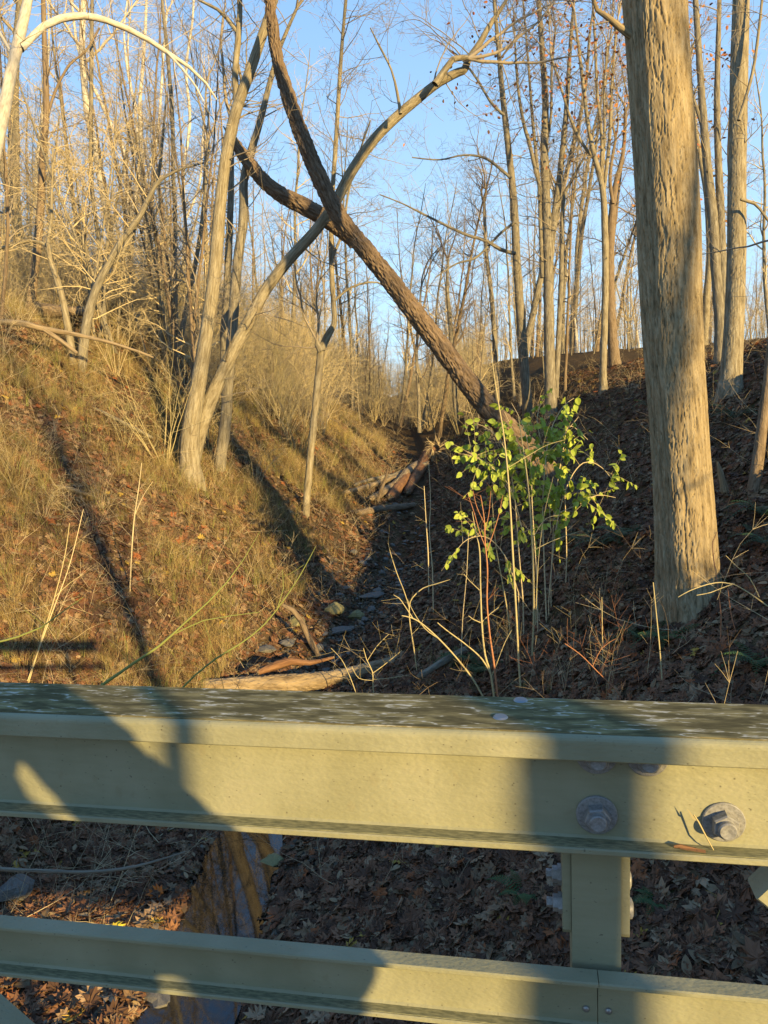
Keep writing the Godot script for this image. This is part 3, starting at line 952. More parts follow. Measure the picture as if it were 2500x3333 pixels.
		hero("slim_tree", e[0], "grey_bark", "twig_grey", e[1], [], {"from": 0.35, "per": 2.2, "lmax": 1.5, "group": "slim trees on the left bank"})
	for e in [["white barked tree zigzagging up left of the sky gap", [[-9.401, 4.097, -30.611, 0.115], [-9.393, 6.937, -30.995, 0.1], [-9.343, 9.065, -31.282, 0.093], [-9.464, 10.49, -31.475, 0.086], [-9.485, 11.734, -31.643, 0.072], [-9.943, 12.817, -31.79, 0.072], [-10.35, 13.81, -31.924, 0.064], [-10.762, 14.714, -32.046, 0.064], [-11.08, 15.703, -32.18, 0.057], [-11.216, 16.774, -32.325, 0.05], [-11.315, 18.73, -32.589, 0.043]], [[[-9.3, 9.241, -31.306, 0.064], [-9.035, 10.473, -31.473, 0.064], [-8.913, 11.711, -31.64, 0.057], [-9.02, 13.491, -31.881, 0.05], [-9.231, 14.919, -32.074, 0.043], [-9.291, 16.52, -32.29, 0.036], [-9.012, 18.106, -32.505, 0.029]]]],
		["white barked tree with straight upper forks behind the arching limb", [[-9.554, 4.315, -33.667, 0.11], [-9.585, 7.441, -34.09, 0.095], [-9.655, 10.568, -34.513, 0.095], [-9.686, 12.718, -34.803, 0.087], [-9.686, 14.67, -35.067, 0.079], [-9.505, 16.225, -35.278, 0.071], [-9.315, 17.975, -35.514, 0.063], [-9.142, 20.312, -35.83, 0.047]], [[[-9.663, 11.35, -34.618, 0.063], [-9.108, 12.89, -34.827, 0.063], [-8.848, 14.442, -35.037, 0.055], [-8.623, 16.581, -35.326, 0.047], [-8.387, 18.524, -35.589, 0.039]], [[-9.67, 14.084, -34.988, 0.047], [-10.008, 15.464, -35.175, 0.039], [-10.102, 17.03, -35.387, 0.039], [-9.913, 18.78, -35.623, 0.032]]]],
		["white barked tree with leaning top at the upper left", [[-8.7, 3.547, -34.573, 0.114], [-8.489, 6.758, -35.007, 0.097], [-8.213, 9.564, -35.386, 0.081], [-8.196, 11.978, -35.712, 0.073], [-7.815, 14.377, -36.037, 0.065], [-7.887, 16.593, -36.336, 0.057], [-7.514, 18.791, -36.634, 0.049], [-7.351, 20.797, -36.905, 0.041]], [[[-8.237, 9.967, -35.441, 0.057], [-7.523, 11.548, -35.654, 0.049], [-7.28, 13.551, -35.925, 0.041], [-7.02, 15.955, -36.25, 0.032]]]]]:
		hero("white_tree", e[0], "pale_bark", "twig_pale", e[1], e[2], {"from": 0.3, "per": 1.6, "lmax": 2.6, "group": "white barked trees behind the left bank"})
	# right side
	hero("limbed_tree", "pale slim tree right of the leaning trunk with low limbs reaching left", "grey_bark", "twig_grey",
		[[4.69, 1.044, -24.688, 0.199], [4.606, 1.698, -24.501, 0.156], [4.497, 3.119, -24.418, 0.143], [4.404, 4.507, -24.331, 0.136], [4.312, 5.863, -24.239, 0.123], [4.256, 7.048, -24.124, 0.116], [4.168, 8.07, -23.987, 0.104], [4.032, 9.201, -23.865, 0.092], [3.899, 10.304, -23.738, 0.08], [3.793, 11.376, -23.608, 0.063], [3.69, 12.419, -23.474, 0.052], [3.587, 13.433, -23.336, 0.041]],
		[[[4.117, 5.851, -23.279, 0.054], [3.666, 6.002, -23.3, 0.054], [3.274, 6.257, -23.334, 0.048], [2.743, 6.438, -23.359, 0.043], [2.217, 6.699, -23.394, 0.038], [1.559, 7.058, -23.443, 0.032], [0.902, 7.417, -23.491, 0.021], [0.242, 7.709, -23.531, 0.016]], [[3.98, 7.88, -23.049, 0.042], [3.613, 8.22, -23.095, 0.042], [3.23, 8.496, -23.133, 0.037], [2.642, 8.584, -23.145, 0.026], [1.981, 8.481, -23.13, 0.021], [1.197, 8.577, -23.143, 0.016]], [[4.145, 6.779, -23.506, 0.043], [3.7, 6.462, -23.463, 0.038], [3, 5.821, -23.376, 0.032], [2.385, 5.645, -23.353, 0.027], [1.763, 5.269, -23.302, 0.016]], [[3.868, 9.642, -23.288, 0.042], [3.49, 10.048, -23.342, 0.037], [3.123, 10.713, -23.432, 0.032], [2.75, 11.249, -23.505, 0.026]]], {"from": 0.3, "per": 4.2, "lmax": 2.4, "sty": STY_FINE})
	hero("forked_tree", "tall grey double trunk dividing into many upright limbs right of the limbed tree", "grey_bark", "twig_grey",
		[[5.068, 1.393, -23.181, 0.187], [5.073, 2.209, -23.292, 0.165], [5.112, 3.841, -23.512, 0.154], [5.162, 5.744, -23.77, 0.148], [5.173, 7.377, -23.99, 0.132], [5.179, 8.874, -24.193, 0.121], [5.267, 10.367, -24.395, 0.099], [5.239, 11.73, -24.579, 0.082], [5.199, 13.092, -24.763, 0.066], [5.185, 14.454, -24.947, 0.049]],
		[[[5.216, 5.742, -23.769, 0.11], [5.37, 6.825, -23.916, 0.104], [5.584, 8.041, -24.08, 0.093], [5.771, 9.259, -24.245, 0.082], [5.936, 10.613, -24.428, 0.066], [6.073, 11.969, -24.611, 0.055], [6.238, 13.323, -24.794, 0.038]], [[5.173, 7.377, -23.99, 0.06], [4.932, 8.203, -24.102, 0.06], [4.773, 9.026, -24.213, 0.055], [4.586, 9.85, -24.325, 0.049], [4.466, 10.944, -24.473, 0.038], [4.439, 12.306, -24.657, 0.027]], [[5.216, 1.659, -23.217, 0.088], [5.364, 3.286, -23.437, 0.082], [5.513, 4.914, -23.657, 0.077], [5.595, 6.271, -23.841, 0.066], [5.699, 7.492, -24.006, 0.055], [6.029, 8.159, -24.096, 0.044], [6.352, 8.691, -24.168, 0.033]], [[5.179, 8.874, -24.193, 0.049], [5.415, 9.953, -24.339, 0.044], [5.497, 11.311, -24.522, 0.038], [5.656, 12.53, -24.687, 0.027]], [[4.975, 5.207, -23.697, 0.06], [4.975, 6.568, -23.881, 0.06], [4.976, 7.929, -24.065, 0.049], [4.866, 9.975, -24.342, 0.044], [4.801, 11.747, -24.581, 0.033], [4.73, 13.383, -24.802, 0.027]]], {"from": 0.4, "per": 2.2, "lmax": 2.2})
	hero("vase_tree", "pale slim trunk on the right crest opening into a vase of upright limbs", "tan_bark", "twig_grey",
		[[6.296, 1.756, -21.999, 0.135], [6.308, 2.375, -22.083, 0.099], [6.399, 3.66, -22.257, 0.094], [6.477, 4.946, -22.431, 0.094], [6.516, 6.233, -22.605, 0.094], [6.514, 7.135, -22.727, 0.088], [6.457, 7.653, -22.797, 0.078], [6.314, 8.303, -22.884, 0.068], [6.177, 9.082, -22.99, 0.057], [6.088, 10.116, -23.13, 0.052], [6, 11.151, -23.27, 0.042], [5.897, 12.444, -23.444, 0.031]],
		[[[6.572, 7.322, -22.974, 0.058], [6.727, 8.227, -23.096, 0.053], [6.842, 9.133, -23.219, 0.047], [6.947, 10.431, -23.394, 0.042], [7.105, 11.727, -23.569, 0.032]], [[6.522, 7.714, -23.027, 0.047], [6.596, 8.883, -23.185, 0.047], [6.517, 10.188, -23.361, 0.042], [6.517, 11.49, -23.537, 0.037], [6.491, 12.793, -23.713, 0.026]], [[6.438, 8.238, -23.098, 0.047], [6.039, 8.775, -23.17, 0.042], [5.751, 9.437, -23.26, 0.042], [5.533, 10.227, -23.367, 0.032], [5.248, 11.28, -23.509, 0.026]], [[6.543, 7.583, -23.009, 0.037], [6.674, 8.88, -23.184, 0.037], [6.714, 10.18, -23.36, 0.032], [6.858, 11.476, -23.535, 0.026]]], {"from": 0.5, "per": 2.2, "lmax": 2.0})
	hero("shaded_crest_tree", "browner trunk with flared foot close behind the vase shaped tree", "brown_bark", "twig_dark",
		[[8.244, 2.785, -27.446, 0.219], [8.209, 3.507, -27.544, 0.181], [8.186, 4.948, -27.739, 0.148], [8.228, 6.386, -27.933, 0.142], [8.351, 7.821, -28.127, 0.136], [8.526, 8.934, -28.278, 0.097], [8.829, 10.042, -28.427, 0.065], [8.984, 11.476, -28.621, 0.052]], [[[7.769, 7.794, -26.065, 0.06], [7.715, 8.684, -26.185, 0.054], [7.942, 9.858, -26.344, 0.042]]], {"from": 0.6})
	hero("right_tree", "straight pale trunk high on the right bank behind the thick trunk", "tan_bark", "twig_grey",
		[[6.508, 1.636, -14.556, 0.229], [6.558, 2.018, -14.608, 0.192], [6.644, 2.868, -14.723, 0.174], [6.735, 4.059, -14.884, 0.166], [6.792, 5.251, -15.045, 0.163], [6.858, 6.443, -15.206, 0.159], [6.932, 7.635, -15.367, 0.155], [7.014, 8.826, -15.528, 0.148], [7.118, 10.529, -15.758, 0.126], [7.237, 12.401, -16.012, 0.089]],
		[[[6.658, 5.06, -14.595, 0.029], [6.905, 4.967, -14.583, 0.025], [7.103, 4.71, -14.548, 0.022], [7.455, 4.117, -14.468, 0.018]], [[6.681, 6.467, -14.785, 0.032], [6.957, 7.285, -14.896, 0.029], [7.115, 8.107, -15.007, 0.025], [7.232, 8.93, -15.118, 0.022]]], {"from": 0.4, "per": 1.3, "fine": 0.010})
	hero("right_tree", "darker slim trunk just left of the straight pale trunk on the right bank", "grey_bark", "twig_grey",
		[[7.498, 2.102, -17.223, 0.157], [7.512, 2.705, -17.304, 0.135], [7.528, 3.107, -17.358, 0.122], [7.488, 4.114, -17.495, 0.113], [7.456, 5.323, -17.658, 0.109], [7.395, 6.331, -17.794, 0.096], [7.351, 7.238, -17.917, 0.087], [7.314, 8.347, -18.067, 0.074], [7.282, 9.555, -18.23, 0.065], [7.258, 10.964, -18.421, 0.052]],
		[[[7.634, 3.203, -17.371, 0.096], [7.626, 4.511, -17.548, 0.092], [7.634, 5.718, -17.711, 0.087], [7.632, 6.925, -17.875, 0.074], [7.661, 8.132, -18.038, 0.065], [7.74, 9.336, -18.201, 0.052], [7.838, 10.74, -18.39, 0.039]], [[7.334, 7.34, -17.931, 0.044], [7.156, 7.95, -18.013, 0.039], [6.978, 8.561, -18.096, 0.031], [6.865, 9.27, -18.192, 0.022]]], {"from": 0.4, "per": 1.5})
	hero("edge_tree", "leaning brown trunk cut by the right edge of the view", "brown_bark", "twig_grey",
		[[4.248, 0.507, -8.833, 0.076], [4.302, 0.795, -8.872, 0.068], [4.397, 1.317, -8.943, 0.059], [4.497, 1.945, -9.028, 0.055], [4.631, 2.888, -9.155, 0.051], [4.769, 3.936, -9.297, 0.047], [4.918, 4.983, -9.438, 0.042], [5.067, 6.031, -9.58, 0.038]], [], {"from": 0.3, "per": 1.5})
	for e in [["bare tree with drooping twigs right of the leaning trunk's foot", [[4.56, 1.589, -30.271, 0.115], [4.55, 3.542, -30.535, 0.1], [4.493, 5.674, -30.824, 0.086], [4.35, 7.455, -31.065, 0.072], [4.351, 9.231, -31.305, 0.057]]], ["slim tree at the head of the valley below the sky gap", [[2.936, 1.298, -30.232, 0.1], [2.89, 3.253, -30.496, 0.093], [2.847, 4.852, -30.713, 0.086], [2.79, 6.097, -30.881, 0.064], [2.869, 7.159, -31.025, 0.05]]], ["slim dark tree under the leaning trunk's middle", [[1.395, 1.123, -28.19, 0.067], [1.415, 2.034, -28.313, 0.06], [1.395, 3.194, -28.47, 0.053], [1.499, 4.516, -28.649, 0.047], [1.67, 5.835, -28.827, 0.033]]]]:
		hero("valley_tree", e[0], "grey_bark", "twig_dark", e[1], [], {"from": 0.25, "per": 3.0, "lmax": 2.4, "group": "bare trees at the head of the valley"})
	# a few russet leaves still hang in the upper right crowns
	for e in [["last russet leaves hanging in the crown above the forked tree", Vector3(5.6, 11.0, -23), Vector3(3.2, 2.6, 2.0), 700], ["last orange leaves hanging in the crown beside the thick trunk", Vector3(8.2, 9.6, -22), Vector3(1.7, 3.0, 2.0), 450]]:
		var mm := leaf_cloud(e[1], e[2], e[3])
		var o := MultiMeshInstance3D.new()
		o.name = numbered("hanging_leaves")
		o.multimesh = mm
		o.material_override = M.tinted_leaf
		add_child(o)
		tag(o, e[0], "leaves", "", "stuff")


func leaf_cloud(at: Vector3, size: Vector3, count: int) -> MultiMesh:
	var mm := MultiMesh.new()
	mm.transform_format = MultiMesh.TRANSFORM_3D
	mm.use_colors = true
	mm.mesh = oval_leaf(0.12, 0.07)
	mm.instance_count = count
	for k in count:
		var p := at + Vector3(rng.randfn(0, 0.5) * size.x, rng.randfn(0, 0.5) * size.y, rng.randfn(0, 0.5) * size.z)
		mm.set_instance_transform(k, Transform3D(Basis(rand_dir(rng), rng.randf() * TAU), p))
		mm.set_instance_color(k, Color(0.30, 0.10, 0.05).lerp(Color(0.42, 0.20, 0.06), rng.randf()))
	return mm


# ------------------------------------------------------------------ the rest of the wood, from a few grown trees
func grow_tree(called: String, label: String, category: String, h: float, r: float, from: float, limbs: int, llen: float, sty: Dictionary, mat: String, twig: String, sd: int, lean := 0.05, level := 3) -> Node3D:
	var rn := RandomNumberGenerator.new()
	rn.seed = sd
	var t := thing(called, label, category)
	var g := Geo.new()
	var c := Geo.new()
	var pts := PackedVector3Array([Vector3(0, -0.5, 0)])
	var rad := PackedFloat32Array([r * 1.3])
	var p := Vector3.ZERO
	var d := (UP + Vector3(rn.randf_range(-1, 1), 0, rn.randf_range(-1, 1)) * lean).normalized()
	var n := int(h / 0.6)
	for k in n + 1:
		pts.append(p)
		rad.append(r * (1.15 if k == 0 else 1.0) * (1.0 - 0.85 * pow(float(k) / n, 1.2)))
		d = (d + rand_dir(rn) * 0.07 + UP * 0.05).normalized()
		p += d * h / n
	tube(g, pts, rad, sides_for(r) + 1, false, 0.15)
	for k in limbs:
		var f := lerpf(from, 0.98, pow((k + rn.randf()) / limbs, 0.9))
		var at := f * n
		var j: int = clampi(int(at) + 1, 1, n)
		var q := pts[j].lerp(pts[j + 1], at - int(at))
		var side := Vector3(rn.randf_range(-1, 1), rn.randf_range(0.2, 1.0), rn.randf_range(-1, 1)).normalized()
		branch(c, q, side, llen * (1.2 - 0.7 * f) * rn.randf_range(0.6, 1.2), maxf(rad[j] * 0.5, 0.006), level - 1, rn, sty)
	part("trunk", g.mesh(), M[mat], t)
	tag(part("crown", c.mesh(), M[twig], t), "", "", "", "stuff")
	return t


var kinds := {}
const LOOKS := {"tall_a": "grey", "tall_b": "dark brown", "tall_c": "stout tan", "tall_d": "slim light grey", "white": "white barked", "thin_a": "small grey", "thin_b": "small brown", "thin_c": "small tan", "shrub_a": "straight stemmed", "shrub_b": "arching golden", "shrub_c": "tall golden", "shrub_d": "arching grey"}


# where something stands, told by the landmark trees that frame it from the bridge
func beside(x: float, z: float) -> String:
	var u := x / -z
	for e in [[-0.42, "left of the slanting trunk"], [-0.27, "between slanting and twin trees"], [-0.10, "between twin and crooked trees"], [0.08, "between crooked and leaning trees"], [0.19, "beside the limbed tree"], [0.28, "between limbed and vase trees"], [0.37, "between vase tree and thick trunk"]]:
		if u < e[0]: return e[1]
	return "right of the thick trunk"


func stand(kind: String, x: float, z: float, scale_: float, label: String, group := "", lean := 0.06) -> Node3D:
	var o: Node3D
	if group:
		label = label.replace("*", LOOKS[kind]).replace("@", beside(x, z))
		group = LOOKS[kind] + " " + group
	if kinds.has(kind) and not kinds[kind].has_meta("placed"):
		o = kinds[kind]
		tag(o, label, "", group)
		o.set_meta("placed", true)
	else:
		o = copy_of(kinds[kind], label, group)
	o.position = ground_at(x, z)
	o.rotation = Vector3(rng.randf_range(-lean, lean), rng.randf() * TAU, rng.randf_range(-lean, lean))
	o.scale = Vector3.ONE * scale_
	return o


func build_woods() -> void:
	var s1 := {"wob": 0.2, "lift": 0.08, "dens": 4.6, "thin": 0.0034}
	var s2 := {"wob": 0.3, "lift": 0.0, "dens": 5.0, "thin": 0.0028}
	kinds.tall_a = grow_tree("forest_tree", "x", "tree", 17.0, 0.15, 0.35, 16, 3.2, s1, "grey_bark", "twig_grey", 101)
	kinds.tall_b = grow_tree("forest_tree", "x", "tree", 15.0, 0.12, 0.28, 18, 2.8, s1, "brown_bark", "twig_dark", 102, 0.1)
	kinds.tall_c = grow_tree("forest_tree", "x", "tree", 19.0, 0.19, 0.42, 16, 3.8, s1, "tan_bark", "twig_grey", 103)
	kinds.tall_d = grow_tree("forest_tree", "x", "tree", 13.0, 0.09, 0.2, 20, 2.2, s1, "grey_bark", "twig_tan", 104, 0.14)
	kinds.white = grow_tree("white_tree", "x", "tree", 20.0, 0.15, 0.35, 14, 3.6, s1, "pale_bark", "twig_pale", 105, 0.1)
	kinds.thin_a = grow_tree("young_tree", "x", "tree", 7.0, 0.04, 0.15, 22, 1.5, s2, "grey_bark", "twig_tan", 106, 0.2)
	kinds.thin_b = grow_tree("young_tree", "x", "tree", 9.0, 0.05, 0.2, 24, 1.7, s2, "brown_bark", "twig_grey", 107, 0.15)
	kinds.thin_c = grow_tree("young_tree", "x", "tree", 6.0, 0.032, 0.1, 24, 1.4, s2, "tan_bark", "twig_tan", 108, 0.25)
	# left bank top
	var lt := ["tall_a", "tall_d", "white", "tall_b", "thin_b"]
	for n in 13:
		var z := -rng.randf_range(22, 44)
		var x := -rng.randf_range(0.22, 0.56) * -z
		stand(lt[n % 5], x, z, rng.randf_range(0.75, 1.1), "* bare forest tree behind the left thicket, @", "forest trees behind the left bank")
	for n in 92:
		var z := -rng.randf_range(15, 34)
		var x := -rng.randf_range(0.22, 0.56) * -z
		stand(["thin_a", "thin_b", "thin_c"][n % 3], x, z, rng.randf_range(0.7, 1.15), "* young twiggy tree in the left thicket, @", "young trees in the left thicket", 0.15)
	# valley head
	for n in 120:
		var z := -rng.randf_range(27, 66)
		var x := rng.randf_range(-0.34, 0.22) * -z
		if n < 26 and absf(x - 1.2) < 1.5: x += 3.0
		stand(["tall_d", "thin_b", "tall_b", "thin_a", "thin_c"][n % 5], x, z, rng.randf_range(0.6, 0.9), "* bare tree at the valley head, @", "slim trees at the valley head", 0.08)
	# right crest
	for n in 20:
		var z := -rng.randf_range(25, 55)
		var x := rng.randf_range(0.16, 0.54) * -z
		stand(["tall_a", "tall_c", "tall_b", "tall_d", "thin_b"][n % 5], x, z, rng.randf_range(0.8, 1.1), "* bare forest tree beyond the right crest, @", "forest trees beyond the right crest")
	# behind the viewer, towards the sun: they throw the bands of shade
	var across := Vector3(0.829, 0, -0.559)
	var along := Vector3(0.559, 0, 0.829)
	var sunward := [[6.2, 4.0, "thin_a", 0.9], [2.4, 8.0, "tall_d", 0.8], [3.0, 11.0, "tall_d", 1.0], [5.0, 21.0, "tall_a", 1.0], [-0.6, 24.0, "tall_d", 1.0], [8.2, 15.0, "tall_a", 1.0], [9.8, 11.0, "tall_b", 1.0], [11.5, 18.0, "tall_c", 1.1], [7.4, 30.0, "tall_d", 1.1]]
	for e in sunward:
		var at: Vector3 = across * e[0] + along * e[1]
		stand(e[2], at.x, at.z, e[3], "* bare tree behind the viewer on the sunward side of the bridge", "trees behind the viewer", 0.012)
	for e in [[0.540, 3.2, 0.050, "young straight tree close behind the viewer, throwing the soft band on the railing"], [0.245, 1.9, 0.013, "thin straight sapling close behind the viewer beside the deck"]]:
		var at: Vector3 = across * e[0] + along * e[1]
		var y := height(at.x, at.z)
		hero("young_tree", e[3], "grey_bark", "twig_tan", [[at.x, y - 0.1, at.z, e[2] * 1.15], [at.x, 1.6, at.z, e[2]], [at.x + 0.01, 2.6, at.z, e[2] * 0.95], [at.x + 0.03, 3.6, at.z, e[2] * 0.9], [at.x + 0.2, 6.0, at.z, e[2] * 0.6]], [], {"from": 0.85, "per": 1.6, "lmax": 0.7, "crown": false})
	# the far wood reads as one mass
	var far := thing("far_wood", "far bare wood filling the skyline behind the valley", "wood")
	tag(far, "", "", "", "stuff")
	var fr := RandomNumberGenerator.new()
	fr.seed = 66
	for e in [["tall_a", 40], ["tall_b", 40], ["tall_d", 130], ["white", 24], ["thin_b", 560], ["thin_a", 560], ["thin_c", 420]]:
		var where := []
		for n in e[1]:
			var z := -fr.randf_range(34, 125) if e[0].begins_with("thin") else -fr.randf_range(46, 125)
			var x := fr.randf_range(-0.72, 0.72) * -z
			var sc := fr.randf_range(0.45, 0.85)
			if x > -0.08 * -z and x < 0.24 * -z: sc *= 0.62
			elif x < -0.12 * -z: sc *= 0.5 if not e[0].begins_with("thin") else 0.75
			where.append(Transform3D(Basis(UP, fr.randf() * TAU).scaled(Vector3.ONE * sc), ground_at(x, z)))
		for child in kinds[e[0]].get_children():
			var mm := MultiMesh.new()
			mm.transform_format = MultiMesh.TRANSFORM_3D
			mm.mesh = child.mesh
			mm.instance_count = where.size()
			for n in where.size(): mm.set_instance_transform(n, where[n])
			var o := MultiMeshInstance3D.new()
			o.name = "far_" + String(child.name) + "s"
			o.multimesh = mm
			o.material_override = child.material_override
			far.add_child(o, true)
			tag(o, "", "", "", "stuff")


# ------------------------------------------------------------------ shrubs and dry weeds
func grow_shrub(called: String, label: String, stems: int, h: float, spread: float, r: float, sty: Dictionary, twig: String, sd: int, level := 2) -> Node3D:
	var rn := RandomNumberGenerator.new()
	rn.seed = sd
	var t := thing(called, label, "shrub")
	for k in stems:
		var g := Geo.new()
		var a := rn.randf() * TAU
		var d := (UP + Vector3(cos(a), 0, sin(a)) * spread * rn.randf_range(0.2, 1.0)).normalized()
		branch(g, Vector3(cos(a) * 0.05, -0.08, sin(a) * 0.05), d, h * rn.randf_range(0.6, 1.1), r * rn.randf_range(0.7, 1.1), level, rn, sty)
		part("stem", g.mesh(), M[twig], t)
	return t


func build_brush() -> void:
	var s := {"wob": 0.13, "lift": 0.0, "dens": 3.0, "thin": 0.0018}
	var arch := {"wob": 0.15, "lift": -0.07, "dens": 3.4, "thin": 0.0018}
	kinds.shrub_a = grow_shrub("bare_shrub", "x", 11, 2.0, 0.55, 0.009, s, "stem_straw", 201)
	kinds.shrub_b = grow_shrub("bare_shrub", "x", 9, 1.6, 0.9, 0.008, arch, "twig_tan", 202)
	kinds.shrub_c = grow_shrub("bare_shrub", "x", 8, 2.6, 0.5, 0.010, s, "twig_tan", 203)
	kinds.shrub_d = grow_shrub("bare_shrub", "x", 8, 1.7, 1.0, 0.008, arch, "twig_grey", 204)
	var hs := Vector3(-3.837, 0.784, -13.613)
	stand("shrub_a", hs.x, hs.z, 1.15, "golden fan shaped bare shrub left of the twin trunked tree")
	for n in 105:
		var z := -rng.randf_range(9.0, 24)
		var x := maxf(-0.56 * -z, herm(CREEK_X, -z) - 2.4 - pow(rng.randf(), 0.7) * 7.0)
		stand(["shrub_a", "shrub_b", "shrub_c", "shrub_d", "shrub_b"][n % 5], x, z, (rng.randf_range(0.3, 0.6) if z > -15.0 else rng.randf_range(0.5, 1.05)), ("* sunlit bare shrub low on the left slope, @" if z > -12.5 else "* sunlit bare shrub halfway up the left slope, @" if z > -17.0 else "* sunlit bare shrub high on the left slope, @"), "bare shrubs on the left bank")
	for n in 90:
		var z := -rng.randf_range(20, 44)
		var x := herm(CREEK_X, -z) + rng.randf_range(-9.0, 4.0)
		if z > -31.0 and absf(x - herm(CREEK_X, -z) + 0.6) < 2.0: x -= 3.2
		stand(["shrub_d", "shrub_b", "shrub_c"][n % 3], x, z, rng.randf_range(0.6, 1.1), "* bare shrub tangled in the valley, @", "bare shrubs in the valley bottom")
	for n in 16:
		var z := -rng.randf_range(10, 26)
		var x := herm(CREEK_X, -z) + rng.randf_range(2.8, 9.5)
		stand(["shrub_d", "shrub_b"][n % 2], x, z, rng.randf_range(0.4, 0.7), "* bare shrub shaded on the right bank, @", "bare shrubs on the right bank")
	# brush that fades into the wood beyond: one mass
	var br := RandomNumberGenerator.new()
	br.seed = 404
	var mass := thing("far_brush", "tangled tan brush filling the valley floor and the ridges under the far wood", "brush")
	tag(mass, "", "", "", "stuff")
	for kind in ["shrub_b", "shrub_c", "shrub_d", "shrub_a"]:
		var where := []
		while where.size() < 340:
			var d := br.randf_range(19, 75)
			var x := br.randf_range(-0.58, 0.13) * d
			if absf(x - herm(CREEK_X, d) + 0.5) < (2.2 if d < 32.0 else 0.6): continue
			if d < 26.0 and x > 0.0: continue
			where.append(Transform3D(Basis(UP, br.randf() * TAU).scaled(Vector3.ONE * br.randf_range(0.7, 1.7)), ground_at(x, -d)))
		for child in kinds[kind].get_children():
			var mm := MultiMesh.new()
			mm.transform_format = MultiMesh.TRANSFORM_3D
			mm.mesh = child.mesh
			mm.instance_count = where.size()
			for n in where.size(): mm.set_instance_transform(n, where[n])
			var o := MultiMeshInstance3D.new()
			o.name = "far_stems"
			o.multimesh = mm
			o.material_override = child.material_override
			mass.add_child(o, true)
			tag(o, "", "", "", "stuff")
	# dry weeds, far too many to count
	var rn := RandomNumberGenerator.new()
	rn.seed = 77
	for v in 3:
		var g := Geo.new()
		for b in 9:
			var a := rn.randf() * TAU
			var o := Vector3(cos(a), 0, sin(a))
			var hh := rn.randf_range(0.25, 0.6)
			var lean := rn.randf_range(0.1, 0.7)
			var pts := PackedVector3Array()
			var rad := PackedFloat32Array()
			for k in 4:
				var f := k / 3.0
				pts.append(o * (0.04 + lean * hh * f * f) + UP * hh * f * (1.0 - 0.3 * lean * f))
				rad.append(0.0021 * (1.0 - 0.7 * f))
			tube(g, pts, rad, 3, false)
		var buf := PackedFloat32Array()
		var count := 0
		var want := [5600, 5600, 4400][v] as int
		while count < want:
			var d := 7.0 + 23.0 * pow(rn.randf(), 1.3)
			var c := herm(CREEK_X, d)
			var x := c - 1.0 - rn.randf() * 10.0
			if rn.randf() < 0.05: x = c + 0.8 + rn.randf() * 5.0
			if absf(x) > 0.56 * d: continue
			if rough_noise.get_noise_2d(x * 0.5 + 9.0, d * 0.5) < rn.randf_range(-0.3, 0.4): continue
			var sc := rn.randf_range(0.3, 0.85) * (0.55 if x > c else 1.0)
			var col := Color(0.56, 0.43, 0.18).lerp(Color(0.15, 0.095, 0.04), pow(rn.randf(), 0.8))
			if rn.randf() < 0.12: col = Color(0.30, 0.31, 0.09)
			put(buf, Transform3D(Basis(UP, rn.randf() * TAU).scaled(Vector3.ONE * sc), ground_at(x, -d)), col)
			count += 1
		scatter("dry_weeds", "dry golden weeds covering the left bank", g.mesh(), M.tinted, buf)
	# dead twigs and stalks lying and standing at all angles
	for v in 2:
		var g := Geo.new()
		var p := Vector3.ZERO
		var pts := PackedVector3Array([p])
		var rad := PackedFloat32Array([0.0042])
		var d := UP
		for k in 5:
			d = (d + rand_dir(rn) * 0.25).normalized()
			p += d * 0.2
			pts.append(p)
			rad.append(0.0042 * (1.0 - 0.15 * (k + 1)))
		tube(g, pts, rad, 3, false)
		for k in 3 + 2 * v:
			var j := rn.randi_range(1, 4)
			var o := (d + rand_dir(rn) * 0.9).normalized() * rn.randf_range(0.12, 0.35)
			tube(g, PackedVector3Array([pts[j], pts[j] + o * 0.5 + UP * 0.01, pts[j] + o]), PackedFloat32Array([0.0025, 0.002, 0.0014]), 3, false)
		var buf := PackedFloat32Array()
		for k in 5200:
			var dd := 5.0 + 25.0 * pow(rn.randf(), 1.2)
			var c := herm(CREEK_X, dd)
			var x := c - 0.6 - rn.randf() * 10.5
			if rn.randf() < 0.10: x = c + 0.7 + rn.randf() * 7.0
			if absf(x) > 0.57 * dd: continue
			var ax := (UP * rn.randf_range(0.0, 0.9) + rand_dir(rn)).normalized()
			ax.y = absf(ax.y)
			var sd := ax.cross(rand_dir(rn)).normalized()
			var sc := rn.randf_range(0.25, 0.9)
			var col := Color(0.58, 0.47, 0.27).lerp(Color(0.16, 0.11, 0.07), rn.randf())
			put(buf, Transform3D(Basis(sd, ax, sd.cross(ax)).scaled(Vector3.ONE * sc), ground_at(x, -dd) + UP * 0.015), col)
		scatter("dead_twigs", "dead twigs and stalks strewn over the banks", g.mesh(), M.tinted, buf)


func put(buf: PackedFloat32Array, t: Transform3D, c: Color) -> void:
	for row in 3:
		buf.append(t.basis.x[row]); buf.append(t.basis.y[row]); buf.append(t.basis.z[row]); buf.append(t.origin[row])
	buf.append(c.r); buf.append(c.g); buf.append(c.b); buf.append(1.0)


func scatter(called: String, label: String, mesh: Mesh, mat: Material, buf: PackedFloat32Array) -> void:
	var mm := MultiMesh.new()
	mm.transform_format = MultiMesh.TRANSFORM_3D
	mm.use_colors = true
	mm.mesh = mesh
	mm.instance_count = buf.size() / 16
	mm.buffer = buf
	var o := MultiMeshInstance3D.new()
	o.name = numbered(called)
	o.multimesh = mm
	o.material_override = mat
	add_child(o)
	tag(o, label, "", "", "stuff")


